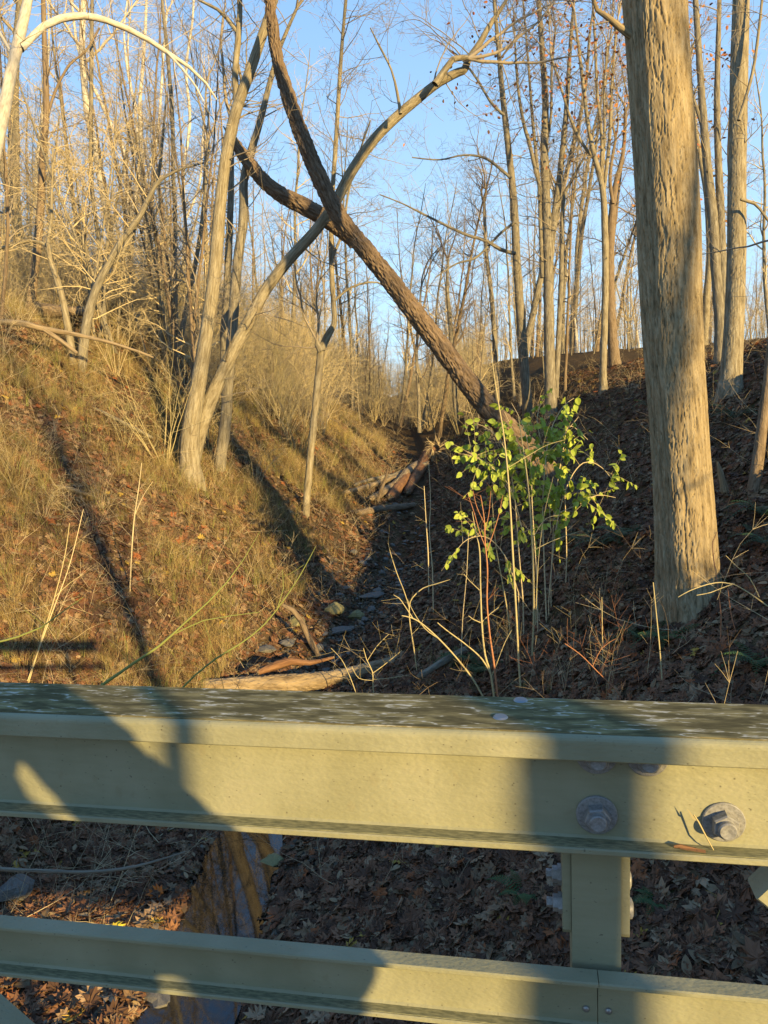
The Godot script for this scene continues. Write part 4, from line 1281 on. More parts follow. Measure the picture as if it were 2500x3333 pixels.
# ------------------------------------------------------------------ leaves
const HALF_MAPLE := [Vector2(0.05, -0.36), Vector2(0.30, -0.40), Vector2(0.22, -0.25), Vector2(0.52, -0.10), Vector2(0.38, -0.02), Vector2(0.50, 0.16), Vector2(0.24, 0.10), Vector2(0.20, 0.20), Vector2(0.32, 0.40), Vector2(0.14, 0.36), Vector2(0.0, 0.62)]
const HALF_OAK := [Vector2(0.04, -0.50), Vector2(0.10, -0.36), Vector2(0.24, -0.26), Vector2(0.10, -0.18), Vector2(0.34, -0.02), Vector2(0.12, 0.04), Vector2(0.34, 0.24), Vector2(0.12, 0.28), Vector2(0.22, 0.46), Vector2(0.08, 0.46), Vector2(0.0, 0.60)]


func lobed_leaf(half: Array, size: float, curl: float, sd: int) -> ArrayMesh:
	var rn := RandomNumberGenerator.new()
	rn.seed = sd
	var ring := []
	for p in half: ring.append(p)
	for k in range(half.size() - 2, -1, -1): ring.append(Vector2(-half[k].x, half[k].y))
	var bend := rn.randf_range(-0.5, 0.5)
	var g := Geo.new()
	var rise := func(p: Vector2) -> Vector3:
		var y: float = curl * (p.x * p.x * 1.4 + p.y * p.y * 0.8) + bend * p.x * p.y + rn.randf_range(-0.06, 0.06)
		return Vector3(p.x, y, p.y) * size
	var out := []
	var mid := []
	for p in ring:
		out.append(rise.call(p))
		mid.append(rise.call(p * 0.45))
	var c := Vector3(0, 0.01 * size, 0)
	for k in ring.size():
		var j := (k + 1) % ring.size()
		g.tri(c, mid[j], mid[k])
		g.tri(mid[k], mid[j], out[j])
		g.tri(mid[k], out[j], out[k])
	# stalk
	g.quad(Vector3(-0.008, 0, -0.30) * size, Vector3(0.008, 0, -0.30) * size, Vector3(0.012, 0.08, -0.75) * size, Vector3(-0.004, 0.08, -0.75) * size)
	return g.mesh()


func oval_leaf(length: float, width: float, fold := 0.25) -> ArrayMesh:
	var g := Geo.new()
	var n := 6
	var prev := []
	for k in n + 1:
		var f := float(k) / n
		var w := width * 0.5 * pow(sin(PI * pow(f, 0.75)), 0.8) if k > 0 and k < n else 0.0
		var y := -0.12 * length * f * f
		var row := [Vector3(-w, y + w * fold, f * length), Vector3(0, y, f * length), Vector3(w, y + w * fold, f * length)]
		if k > 0:
			for s in 2:
				g.quad(prev[s], row[s], row[s + 1], prev[s + 1])
		prev = row
	return g.mesh()


func leaf_colour(rn: RandomNumberGenerator, beech := false) -> Color:
	var t := rn.randf()
	if beech: return Color(0.10, 0.066, 0.033).lerp(Color(0.30, 0.215, 0.115), t * t)
	if t < 0.44: return Color(0.115, 0.055, 0.028).lerp(Color(0.215, 0.108, 0.055), rn.randf())
	if t < 0.78: return Color(0.055, 0.030, 0.017).lerp(Color(0.11, 0.060, 0.033), rn.randf())
	if t < 0.965: return Color(0.16, 0.10, 0.052).lerp(Color(0.27, 0.18, 0.10), rn.randf())
	if t < 0.992: return Color(0.24, 0.085, 0.03)
	return Color(0.38, 0.25, 0.05)


func lie(x: float, z: float, rn: RandomNumberGenerator, sc: float, lift: float) -> Transform3D:
	var n := (ground_normal(x, z) + rand_dir(rn) * 0.42).normalized()
	var f := n.cross(rand_dir(rn)).normalized()
	return Transform3D(Basis(n.cross(f), n, f).scaled(Vector3.ONE * sc), ground_at(x, z) + n * lift)


func build_litter() -> void:
	var meshes := [lobed_leaf(HALF_MAPLE, 0.125, 0.5, 1), lobed_leaf(HALF_MAPLE, 0.115, -0.6, 2), lobed_leaf(HALF_MAPLE, 0.14, 0.25, 3), lobed_leaf(HALF_OAK, 0.14, 0.4, 4), lobed_leaf(HALF_OAK, 0.125, -0.5, 5), oval_leaf(0.09, 0.045)]
	var rn := RandomNumberGenerator.new()
	rn.seed = 88
	var turn := deg_to_rad(RAIL_TURN)
	var nrm := Vector3(sin(turn), 0, cos(turn))
	var singles := []
	var mats := []
	var shades := []
	for k in 14:
		var m: StandardMaterial3D = M.tinted_leaf.duplicate()
		m.vertex_color_use_as_albedo = false
		var lc := leaf_colour(rn)
		m.albedo_color = (lc * 1.15).linear_to_srgb()
		mats.append(m)
		shades.append("pale tan" if lc.g > 0.1085 else "orange brown" if lc.r > 0.2 else "russet" if lc.r > 0.1145 else "dark brown")
	var bright := [[lin(0.55, 0.14, 0.02), "bright orange leaf standing out on the sunlit litter beside the pool"], [lin(0.60, 0.45, 0.04), "bright yellow leaf lying just above the lower beam on the litter"], [lin(0.50, 0.24, 0.04), "orange brown leaf at the edge of the pool"]]
	var spots := [Vector3(-1.833, -2.01, -5.445), Vector3(-2.01, -2.019, -5.081), Vector3(-1.094, -2.089, -5.193)]
	for k in 3:
		var m: StandardMaterial3D = mats[0].duplicate()
		m.albedo_color = bright[k][0]
		var o := part("fallen_leaf", meshes[k], m, self)
		o.transform = lie(spots[k].x, spots[k].z, rn, 1.0, 0.05)
		tag(o, bright[k][1], "leaf")
	# the nearest leaves one by one: those seen between, above and below the beams
	while singles.size() < 297:
		var d := rn.randf_range(2.6, 5.4)
		var x := rn.randf_range(-0.52, 0.52) * d
		var p := ground_at(x, -d)
		var c := herm(CREEK_X, d)
		if absf(x - c) < 0.4: continue
		var q: Vector3 = EYE + (p - EYE) * (0.72 / maxf(0.1, nrm.dot(EYE - p)))
		if (q.y > 1.165 and q.y < 1.3) or (q.y > 0.97 and q.y < 1.047) or q.y < 0.93: continue
		singles.append(1)
		var kind := rn.randi() % 5
		var hue := rn.randi() % 14
		var o := part("fallen_leaf", meshes[kind], mats[hue], self)
		o.transform = lie(x, -d, rn, rn.randf_range(0.9, 1.45), rn.randf_range(0.015, 0.045))
		var look: String = shades[hue] + (" maple" if kind < 3 else " oak")
		var left := x < c
		var u := q.x * cos(turn) - q.z * sin(turn)
		var spot := "left of the pool" if left else "between pool and railing post" if u < 0.058 else "right of the railing post"
		var level := "between the beams" if q.y > 1.0 else "below the lower beam"
		tag(o, "%s leaf %s, seen %s" % [look, spot, level], "leaf", "%s leaves %s" % [look, spot])
	# the rest of the litter
	for v in 6:
		var buf := PackedFloat32Array()
		var want := [17500, 17500, 14000, 12500, 12500, 32000][v] as int
		var count := 0
		while count < want:
			var d := 2.2 + 26.0 * pow(rn.randf(), 1.9)
			var x := rn.randf_range(-0.60, 0.60) * d + rn.randf_range(-1.3, 1.3)
			var c := herm(CREEK_X, d)
			var s := x - c
			if absf(s) < 0.30 and rn.randf() > (0.05 if d < 7.6 else 0.45): continue
			if absf(s) < 0.9 and d < 7.6 and rn.randf() > 0.75: continue
			put(buf, lie(x, -d, rn, rn.randf_range(0.6, 1.15), rn.randf_range(0.0, 0.03)), leaf_colour(rn, v == 5))
			count += 1
		scatter("fallen_leaves", "brown fallen leaves covering both banks", meshes[v], M.tinted_leaf, buf)


# ------------------------------------------------------------------ stones
func stone_mesh(sd: int, flatness: float, sub := 2) -> ArrayMesh:
	var f := FastNoiseLite.new()
	f.seed = sd
	f.frequency = 0.8
	var s := SphereMesh.new()
	s.radial_segments = 10 if sub > 1 else 7
	s.rings = 7 if sub > 1 else 4
	s.radius = 0.5
	s.height = 1.0
	var a := s.get_mesh_arrays()
	var src: PackedVector3Array = a[Mesh.ARRAY_VERTEX]
	var idx: PackedInt32Array = a[Mesh.ARRAY_INDEX]
	var v := PackedVector3Array()
	for p in src:
		var q := p
		# planed faces: press the ball against a few planes
		for k in 7:
			var nn := Vector3(sin(k * 2.4 + sd), cos(k * 1.7 + sd * 0.7), sin(k * 0.9 + sd * 1.3)).normalized()
			var over := q.dot(nn) - (0.30 + 0.03 * (k % 3))
			if over > 0.0: q -= nn * over * 0.85
		q += p * f.get_noise_3dv(p * 4.0) * 0.22
		v.append(Vector3(q.x, q.y * flatness, q.z * 0.8))
	var g := Geo.new()
	for k in range(0, idx.size(), 3):
		g.tri(v[idx[k]], v[idx[k + 1]], v[idx[k + 2]])
	return g.mesh()


func build_stones() -> void:
	var rn := RandomNumberGenerator.new()
	rn.seed = 99
	var meshes := []
	for k in 7: meshes.append(stone_mesh(k * 5 + 3, [0.35, 0.5, 0.28, 0.6, 0.22, 0.45, 0.3][k]))
	for e in [[Vector3(-1.015, -2.042, -5.925), 0.26, 1, "moss_rock", "yellow mossy stone lit by the sun at the pool's upper edge"], [Vector3(-1.18, -2.125, -4.461), 0.24, 3, "moss_rock", "pale mossy boulder below the lower beam at the picture's bottom"], [Vector3(-1.566, -2.081, -4.487), 0.34, 5, "rock", "grey stone half buried in leaves below the lower beam"], [Vector3(-0.846, -1.566, -11.903), 0.42, 1, "moss_rock", "flat sunlit boulder at the lip of the little cascade"], [Vector3(-0.504, -1.678, -11.989), 0.30, 3, "moss_rock", "round mossy boulder right of the flat cascade boulder"], [Vector3(-0.732, -1.717, -11.378), 0.40, 2, "rock", "dark flat stone under the cascade boulders"], [Vector3(-1.432, -1.675, -10.516), 0.30, 0, "rock", "pale flat slab on the gravel bar left of the creek"], [Vector3(-1.68, -1.66, -10.215), 0.34, 2, "rock", "wide flat slab on the gravel bar nearest the left slope"], [Vector3(-1.374, -1.577, -11.236), 0.36, 1, "moss_rock", "mossy stone at the foot of the slope above the gravel bar"], [Vector3(-2.93, -1.986, -5.469), 0.34, 3, "rock", "dark boulder at the left edge behind the lower beam"], [Vector3(-1.13, -2.104, -5.009), 0.16, 0, "rock", "small pale stone in the pool"], [Vector3(-0.29, -1.594, -12.888), 0.5, 4, "rock", "dark ledge stone across the creek at the cascade"]]:
		var o := part("creek_stone", meshes[e[2]], M[e[3]], self)
		o.position = e[0] + UP * 0.03
		o.position.y = height(o.position.x, o.position.z) + 0.05
		o.scale = Vector3.ONE * e[1]
		o.rotation.y = rn.randf() * TAU
		tag(o, e[4], "stone")
	for n in 120:
		var d := rn.randf_range(4.0, 20.0) if n < 50 else rn.randf_range(8.5, 17.0)
		var x := herm(CREEK_X, d) + rn.randfn(0, 0.36)
		var o := part("creek_stone", meshes[rn.randi() % 7], M.rock, self)
		o.position = ground_at(x, -d) + UP * 0.02
		o.scale = Vector3.ONE * rn.randf_range(0.07, 0.24)
		o.rotation = Vector3(rn.randf_range(-0.2, 0.2), rn.randf() * TAU, rn.randf_range(-0.2, 0.2))
		tag(o, "grey shale stone in the bed of the creek", "stone", "shale stones in the creek bed")
	for v in 3:
		var buf := PackedFloat32Array()
		var small := stone_mesh(70 + v, 0.45, 1)
		for n in 2600:
			var d := rn.randf_range(3.2, 15.0)
			var x := herm(CREEK_X, d) + rn.randfn(0.1, 0.55)
			var c := Color(0.055, 0.047, 0.034).lerp(Color(0.20, 0.17, 0.12), pow(rn.randf(), 2.0))
			put(buf, Transform3D(Basis(rand_dir(rn), rn.randf() * 0.4) * Basis(UP, rn.randf() * TAU).scaled(Vector3.ONE * rn.randf_range(0.02, 0.085)), ground_at(x, -d) + UP * 0.006), c)
		scatter("gravel", "grey gravel of the creek bed", small, M.tinted, buf)


# ------------------------------------------------------------------ fallen wood
func log_(called: String, label: String, mat: String, path: Array, category := "log", fiss := 0.0) -> Node3D:
	var t := thing(called, label, category)
	if fiss > 0.0:
		part("wood", bark_tube(path, 56, 0.03, fiss, 0.06, 3.0, 0.0, 5.0), M[mat], t)
	else:
		var s := smooth(path, 0.1)
		var g := Geo.new()
		tube(g, s[0], s[1], 10, true, 0.25)
		part("wood", g.mesh(), M[mat], t)
	# broken ends
	for e in [[0, 1], [-1, -2]]:
		var a: Array = path[e[0]]
		var b: Array = path[e[1]]
		var p := Vector3(a[0], a[1], a[2])
		var d := (p - Vector3(b[0], b[1], b[2])).normalized()
		var g := Geo.new()
		var x := d.cross(UP).normalized()
		var y := d.cross(x)
		for k in 9:
			var an := TAU * k / 9.0
			var q: Vector3 = p + (x * cos(an) + y * sin(an)) * a[3] * 0.75
			tube(g, PackedVector3Array([q - d * 0.06, q + d * a[3] * rng.randf_range(0.1, 0.9)]), PackedFloat32Array([a[3] * 0.36, a[3] * 0.08]), 4)
		tube(g, PackedVector3Array([p - d * 0.05, p + d * 0.01]), PackedFloat32Array([a[3] * 0.8, a[3] * 0.8]), 9)
		part("broken_end", g.mesh(), M.dead_wood, t)
	return t


func build_logs() -> void:
	log_("fallen_log", "thick split log lying across the creek just above the railing", "dead_wood", [[-2.28, -1.689, -9.091, 0.096], [-1.838, -1.702, -9.14, 0.102], [-1.391, -1.721, -9.188, 0.114], [-1.054, -1.729, -9.237, 0.115], [-0.713, -1.715, -9.29, 0.104], [-0.309, -1.661, -9.398, 0.087], [0.224, -1.575, -9.561, 0.059]], "log", 0.014)
	log_("fallen_log", "jagged broken slab of wood standing on the split log", "rot_wood", [[-1.597, -1.537, -9.112, 0.034], [-1.368, -1.457, -9.123, 0.056], [-1.197, -1.419, -9.128, 0.045], [-0.972, -1.45, -9.124, 0.028], [-0.688, -1.395, -9.131, 0.017]])
	log_("fallen_pole", "straight grey fallen pole on the right bank behind the straw stems", "grey_bark", [[0.314, -1.376, -8.276, 0.036], [0.624, -1.313, -8.587, 0.042], [0.992, -1.282, -8.995, 0.047], [1.39, -1.213, -9.408, 0.052], [1.899, -1.086, -9.93, 0.061], [2.525, -0.945, -10.554, 0.068]])
	log_("driftwood", "curved dark driftwood branch on the left edge of the creek", "brown_bark", [[-1.466, -1.105, -10.633, 0.026], [-1.339, -1.175, -10.624, 0.039], [-1.228, -1.321, -10.604, 0.042], [-1.157, -1.504, -10.579, 0.042], [-1.073, -1.682, -10.555, 0.046], [-0.988, -1.846, -10.533, 0.033]])
	log_("fallen_log", "reddish rotten log propped below the root tangle at the valley head", "rot_wood", [[0.636, -0.657, -20.331, 0.098], [0.859, -0.533, -22.023, 0.145], [1.131, -0.387, -23.657, 0.17], [1.393, -0.172, -25.119, 0.195], [1.681, 0.011, -26.698, 0.239]])
	log_("fallen_log", "short reddish log lying over the creek below the propped log", "rot_wood", [[0.158, -0.689, -19.307, 0.128], [0.348, -0.583, -20.432, 0.159], [0.526, -0.487, -21.413, 0.154], [0.771, -0.381, -23.083, 0.097]])
	log_("fallen_log", "pale long log slanting down to the creek from the right", "dead_wood", [[-0.314, -0.566, -18.426, 0.066], [0.027, -0.55, -19.8, 0.107], [0.45, -0.456, -21.387, 0.115], [0.742, -0.347, -23.017, 0.138], [1.186, -0.256, -24.946, 0.127]])
	log_("fallen_pole", "grey weathered pole lying across the valley in front of the root tangle", "grey_bark", [[-0.693, -0.236, -18.622, 0.028], [-0.321, -0.257, -20.133, 0.042], [0.314, -0.338, -22.16, 0.053], [0.916, -0.309, -23.859, 0.071], [1.43, -0.2, -24.036, 0.086]])
	log_("fallen_pole", "pale dead pole along the top edge of the left bank", "dead_wood", [[-7.018, 3.387, -14.167, 0.058], [-6.361, 3.336, -14.16, 0.058], [-5.872, 3.202, -14.142, 0.054], [-5.381, 3.101, -14.129, 0.037], [-4.811, 2.948, -14.108, 0.033], [-4.242, 2.745, -14.08, 0.025], [-3.999, 2.638, -14.066, 0.016]])
	log_("fallen_pole", "pale short dead branch forking down from the long pole on the left bank", "dead_wood", [[-5.827, 3.181, -13.937, 0.037], [-5.551, 2.984, -13.911, 0.037], [-5.276, 2.756, -13.88, 0.032]])
	log_("fallen_log", "dark stout log end in the shade at the top left", "brown_bark", [[-7.219, 3.953, -16.968, 0.167], [-6.906, 3.902, -16.961, 0.158], [-6.513, 3.886, -16.959, 0.108], [-6.022, 3.827, -16.951, 0.089]])
	log_("fallen_branch", "pale dead branch lying on the golden left slope", "dead_wood", [[-4.69, 0.693, -10.947, 0.016], [-4.504, 0.615, -11.118, 0.03], [-4.353, 0.53, -11.228, 0.03], [-4.199, 0.443, -11.337, 0.017]])
	log_("fallen_branch", "grey dead branch on the left slope below the thicket", "grey_bark", [[-5.086, 1.799, -13.902, 0.025], [-4.813, 1.624, -14.02, 0.033], [-4.458, 1.4, -14.151, 0.034], [-4.165, 1.209, -14.246, 0.021]])
	log_("dead_stump", "small pale splintered stump on the right bank beside the thick trunk", "dead_wood", [[4.084, 0.436, -9.207, 0.05], [4.066, 0.53, -9.22, 0.042], [4.038, 0.668, -9.238, 0.033], [4.01, 0.79, -9.255, 0.014]], "stump")
	log_("fallen_branch", "grey stick lying over leaves at the left behind the lower beam", "grey_bark", [[-2.76, -1.356, -4.848, 0.014], [-2.482, -1.38, -4.844, 0.012], [-2.11, -1.407, -4.841, 0.012], [-1.862, -1.398, -4.842, 0.011], [-1.643, -1.358, -4.847, 0.0078], [-1.423, -1.299, -4.855, 0.0047]])
	log_("fallen_log", "thin bleached log resting on the log jam at the valley head", "dead_wood", [[-0.925, -0.311, -17.562, 0.047], [-0.432, -0.362, -19.311, 0.064], [0.171, -0.404, -21.505, 0.077], [0.732, -0.381, -22.78, 0.068]])
	log_("fallen_branch", "short dark branch poking up from the log jam", "brown_bark", [[-0.192, -0.781, -18.851, 0.057], [-0.065, -0.448, -18.896, 0.051], [0.086, -0.095, -18.944, 0.034], [0.139, 0.106, -18.971, 0.017]])
	log_("fallen_log", "mossy brown log half sunk in leaves below the log jam", "brown_bark", [[-0.609, -0.693, -16.986, 0.072], [-0.101, -0.788, -18.184, 0.093], [0.345, -0.814, -18.584, 0.089], [0.767, -0.854, -19.305, 0.058]])
	# root tangle of a fallen tree
	var t := thing("root_tangle", "round tangled root plate of a fallen tree at the valley head", "root plate")
	var p := Vector3(1.759, 0.222, -25.041)
	var rn := RandomNumberGenerator.new()
	rn.seed = 5
	for k in 60:
		var g := Geo.new()
		var a := rn.randf() * TAU
		var o := Vector3(cos(a), sin(a), rn.randf_range(-0.4, 0.6)) * 0.12
		branch(g, p + o, (Vector3(cos(a + 0.9), sin(a + 0.9), rn.randf_range(-0.5, 0.8))).normalized(), rn.randf_range(0.25, 0.5), 0.014, 1, rn, {"wob": 0.5, "lift": -0.1, "dens": 4.0, "thin": 0.003})
		part("root", g.mesh(), M.dead_wood if k % 3 else M.twig_tan, t)


# ------------------------------------------------------------------ near saplings and stems
func sapling(called: String, label: String, mat: String, main: Array, sides_: Array, extra := 0, category := "sapling") -> Node3D:
	var t := thing(called, label, category)
	var rn := RandomNumberGenerator.new()
	rn.seed = hash(label) % 99991
	var first := true
	for p in [main] + sides_:
		var s := smooth(p, 0.05)
		var g := Geo.new()
		if first:
			var foot: Vector3 = s[0][0]
			foot.y = minf(foot.y - 0.05, height(foot.x, foot.z) - 0.08)
			s[0].insert(0, foot)
			s[1].insert(0, s[1][0])
		for k in s[1].size(): s[1][k] *= 0.5
		tube(g, s[0], s[1], 7, true)
		if extra > 0: sprout(g, s[0], s[1], 0.25, extra, 0.08, 0.35, 1, rn, {"wob": 0.1, "lift": 0.04, "dens": 2.5, "thin": 0.0011})
		part("stem" if first else "side_branch", g.mesh(), M[mat], t)
		first = false
	return t


func build_saplings() -> void:
	sapling("sapling", "pale forked sapling rising in the centre just beyond the railing", "stem_straw", [[1.027, -1.332, -7.424, 0.025], [1, -1.079, -7.458, 0.023], [0.952, -0.893, -7.483, 0.021], [0.932, -0.594, -7.524, 0.018], [0.933, -0.228, -7.573, 0.016], [0.939, 0.139, -7.623, 0.014], [0.909, 0.324, -7.648, 0.0092], [0.88, 0.531, -7.676, 0.0069]],
		[[[1.009, -1.102, -7.455, 0.018], [0.923, -0.938, -7.477, 0.016], [0.78, -0.795, -7.497, 0.014], [0.579, -0.635, -7.518, 0.012], [0.489, -0.554, -7.529, 0.0092]], [[1.018, -1.093, -7.456, 0.012], [1.09, -0.922, -7.48, 0.0092], [1.161, -0.764, -7.501, 0.0069], [1.23, -0.652, -7.516, 0.0046]], [[0.919, -0.571, -7.527, 0.012], [0.846, -0.536, -7.532, 0.0092], [0.802, -0.498, -7.537, 0.0069]], [[0.928, -0.571, -7.527, 0.0092], [1.024, -0.484, -7.539, 0.0092], [1.11, -0.427, -7.546, 0.0046]], [[0.923, -0.25, -7.57, 0.0092], [0.829, -0.155, -7.583, 0.0069], [0.772, -0.084, -7.593, 0.0069]]], 3)
	sapling("sapling", "orange barked sapling entwined with the pale forked one, fanning at its top", "stem_red", [[1.057, -1.315, -7.376, 0.021], [1.033, -0.995, -7.419, 0.021], [1, -0.674, -7.463, 0.018], [0.986, -0.355, -7.506, 0.016], [1.003, -0.037, -7.549, 0.016], [0.991, 0.237, -7.586, 0.014], [0.991, 0.465, -7.617, 0.011], [0.964, 0.694, -7.648, 0.0069]],
		[[[0.998, 0.169, -7.577, 0.0092], [0.94, 0.33, -7.598, 0.0092], [0.897, 0.514, -7.623, 0.0069], [0.836, 0.722, -7.651, 0.0046]], [[1.006, 0.146, -7.573, 0.0092], [1.078, 0.325, -7.598, 0.0092], [1.14, 0.505, -7.622, 0.0069], [1.184, 0.685, -7.646, 0.0046]], [[0.99, 0.328, -7.598, 0.0069], [1.039, 0.509, -7.623, 0.0069], [1.067, 0.735, -7.653, 0.0046]], [[0.989, 0.42, -7.61, 0.0069], [0.922, 0.582, -7.632, 0.0069], [0.892, 0.742, -7.654, 0.0046]]], 4)
	sapling("sapling", "tall straight green grey sapling right of the centre", "stem_straw", [[1.291, -1.205, -7.441, 0.023], [1.284, -0.93, -7.479, 0.021], [1.279, -0.471, -7.541, 0.021], [1.269, 0.08, -7.615, 0.021], [1.262, 0.585, -7.683, 0.018], [1.246, 0.998, -7.739, 0.016], [1.222, 1.32, -7.783, 0.014], [1.18, 1.643, -7.826, 0.012], [1.15, 1.919, -7.864, 0.0092], [1.133, 2.195, -7.901, 0.0069]],
		[[[1.258, 0.952, -7.733, 0.0069], [1.457, 1.059, -7.747, 0.0069], [1.646, 1.156, -7.761, 0.0046], [1.833, 1.204, -7.767, 0.0046]]], 3)
	sapling("sapling", "double straw coloured stem under the green leaves", "stem_straw", [[1.546, -1.048, -8.118, 0.023], [1.575, -0.702, -8.165, 0.023], [1.59, -0.205, -8.232, 0.023], [1.588, 0.242, -8.293, 0.02], [1.571, 0.69, -8.353, 0.015], [1.54, 1.04, -8.401, 0.013], [1.496, 1.439, -8.455, 0.01]],
		[[[1.591, -0.802, -8.152, 0.013], [1.624, -0.356, -8.212, 0.013], [1.663, -0.009, -8.259, 0.01], [1.734, 0.386, -8.312, 0.0075], [1.846, 0.779, -8.365, 0.0050]], [[1.588, -0.006, -8.259, 0.01], [1.792, 0.085, -8.272, 0.01], [1.996, 0.152, -8.281, 0.0075], [2.138, 0.191, -8.286, 0.0050]], [[1.604, 0.142, -8.279, 0.0075], [1.752, 0.335, -8.305, 0.0075], [1.954, 0.367, -8.31, 0.0050]]], 4)
	sapling("sapling", "thin leaning stem left of the tall straight sapling", "stem_straw", [[1.391, -1.05, -8.572, 0.016], [1.361, -0.761, -8.611, 0.016], [1.312, -0.392, -8.661, 0.016], [1.263, -0.05, -8.707, 0.013], [1.245, 0.291, -8.754, 0.011], [1.236, 0.606, -8.796, 0.0079]], [], 4)
	sapling("sapling", "straw stem forking into a wide Y beside the creek", "stem_straw", [[0.31, -1.474, -8.818, 0.014], [0.287, -1.229, -8.851, 0.016], [0.255, -0.957, -8.887, 0.016], [0.253, -0.741, -8.917, 0.016], [0.301, -0.634, -8.931, 0.014], [0.43, -0.531, -8.945, 0.014], [0.569, -0.493, -8.95, 0.011], [0.745, -0.446, -8.957, 0.0055]],
		[[[0.252, -0.751, -8.915, 0.014], [0.195, -0.549, -8.943, 0.011], [0.126, -0.357, -8.969, 0.011], [0.064, -0.137, -8.998, 0.0082], [0.032, 0.015, -9.019, 0.0055]], [[0.272, -1.066, -8.873, 0.0082], [0.357, -0.988, -8.883, 0.0055], [0.41, -0.909, -8.894, 0.0055]]], 3)
	sapling("sapling", "long straw stem slanting up left from the railing", "stem_straw", [[0.937, -1.366, -7.52, 0.019], [0.824, -1.152, -7.549, 0.019], [0.669, -0.937, -7.578, 0.016], [0.512, -0.754, -7.603, 0.016], [0.354, -0.599, -7.624, 0.014], [0.24, -0.525, -7.634, 0.014], [0.138, -0.498, -7.638, 0.0094]], [[[0.249, -0.53, -7.633, 0.012], [0.175, -0.406, -7.65, 0.0094], [0.117, -0.32, -7.662, 0.0094], [0.062, -0.286, -7.666, 0.0047]], [[0.489, -0.735, -7.606, 0.0094], [0.367, -0.637, -7.619, 0.0094], [0.265, -0.48, -7.64, 0.0070], [0.201, -0.338, -7.659, 0.0047]]], 2)
	sapling("straw_stem", "single bright straw stem standing below the thick trunk", "stem_straw", [[2.2, -0.894, -6.02, 0.011], [2.201, -0.689, -6.048, 0.011], [2.192, -0.427, -6.083, 0.011], [2.177, -0.166, -6.119, 0.0094], [2.161, 0.103, -6.155, 0.0075]], [])
	sapling("straw_stem", "slim straw stem left of the bright one below the thick trunk", "stem_straw", [[1.916, -1.005, -6.712, 0.01], [1.919, -0.715, -6.751, 0.01], [1.925, -0.467, -6.784, 0.0084], [1.933, -0.177, -6.823, 0.0063]], [[[1.916, -0.798, -6.74, 0.0063], [1.953, -0.716, -6.751, 0.0042]]], 2)
	for e in [["thin upright stem beside the creek, left of the Y forked stem", [[0.65, -1.353, -11.912, 0.018], [0.667, -0.74, -11.995, 0.018], [0.654, -0.162, -12.073, 0.015], [0.646, 0.344, -12.141, 0.011]]], ["thin upright stem close right of the shaded creek bend", [[0.648, -1.319, -10.806, 0.017], [0.659, -0.728, -10.886, 0.017], [0.64, -0.202, -10.957, 0.013], [0.672, 0.257, -11.019, 0.0099], [0.667, 0.782, -11.09, 0.0066]]], ["thin stem under the right end of the green leaves", [[2.188, -0.637, -9.284, 0.014], [2.213, -0.289, -9.331, 0.014], [2.22, 0.16, -9.392, 0.011], [2.222, 0.497, -9.437, 0.0085]]], ["thin dark stem behind the forked pale sapling", [[0.817, -1.279, -8.592, 0.011], [0.857, -0.806, -8.656, 0.011], [0.919, -0.335, -8.719, 0.0080], [0.959, 0.138, -8.783, 0.0080]]]]:
		sapling("upright_stem", e[0], "twig_tan", e[1], [], 5)
	sapling("bramble", "branching straw bramble at the railing's edge near the creek", "stem_straw", [[-0.205, -1.803, -8.622, 0.016], [-0.207, -1.589, -8.651, 0.016], [-0.211, -1.43, -8.672, 0.013], [-0.27, -1.294, -8.691, 0.011], [-0.302, -1.16, -8.709, 0.0081]], [[[-0.212, -1.456, -8.669, 0.011], [-0.096, -1.381, -8.679, 0.011], [0.042, -1.28, -8.693, 0.0081], [0.142, -1.204, -8.703, 0.0054]], [[-0.21, -1.536, -8.658, 0.0081], [-0.37, -1.503, -8.662, 0.0081], [-0.445, -1.367, -8.681, 0.0081]], [[-0.209, -1.525, -8.659, 0.0081], [-0.021, -1.517, -8.66, 0.0081], [0.222, -1.489, -8.664, 0.0054]], [[-0.265, -1.31, -8.688, 0.0081], [-0.14, -1.139, -8.712, 0.0081], [-0.001, -1.012, -8.729, 0.0054]], [[-0.404, -1.688, -8.637, 0.011], [-0.476, -1.472, -8.667, 0.011], [-0.56, -1.283, -8.692, 0.0081], [-0.678, -1.145, -8.711, 0.0054]]], 6)
	sapling("bramble", "curving pale bramble canes beside the foot of the thick trunk", "stem_straw", [[3.183, -0.216, -6.011, 0.011], [3.036, -0.1, -6.027, 0.011], [2.896, 0.008, -6.041, 0.011], [2.769, 0.087, -6.052, 0.0092], [2.678, 0.105, -6.054, 0.0092], [2.566, 0.095, -6.053, 0.0092], [2.416, 0.049, -6.047, 0.0074], [2.322, 0.002, -6.04, 0.0055]], [[[2.758, 0.087, -6.052, 0.0092], [2.676, 0.061, -6.048, 0.0074], [2.582, 0.028, -6.044, 0.0074], [2.47, 0.011, -6.042, 0.0055]], [[2.969, -0.024, -6.037, 0.0074], [2.901, 0.126, -6.057, 0.0074], [2.794, 0.232, -6.072, 0.0055], [2.716, 0.316, -6.083, 0.0055]]], 1)
	sapling("bramble", "brown bramble arching over leaves right of the thick trunk", "stem_red", [[2.745, -0.215, -6.213, 0.0095], [2.725, 0.051, -6.249, 0.0095], [2.703, 0.241, -6.274, 0.0095], [2.701, 0.393, -6.295, 0.0076], [2.735, 0.467, -6.305, 0.0057]], [[[2.808, 0.01, -6.243, 0.0076], [2.829, -0.218, -6.212, 0.0076], [2.895, -0.486, -6.176, 0.0057]]], 2)
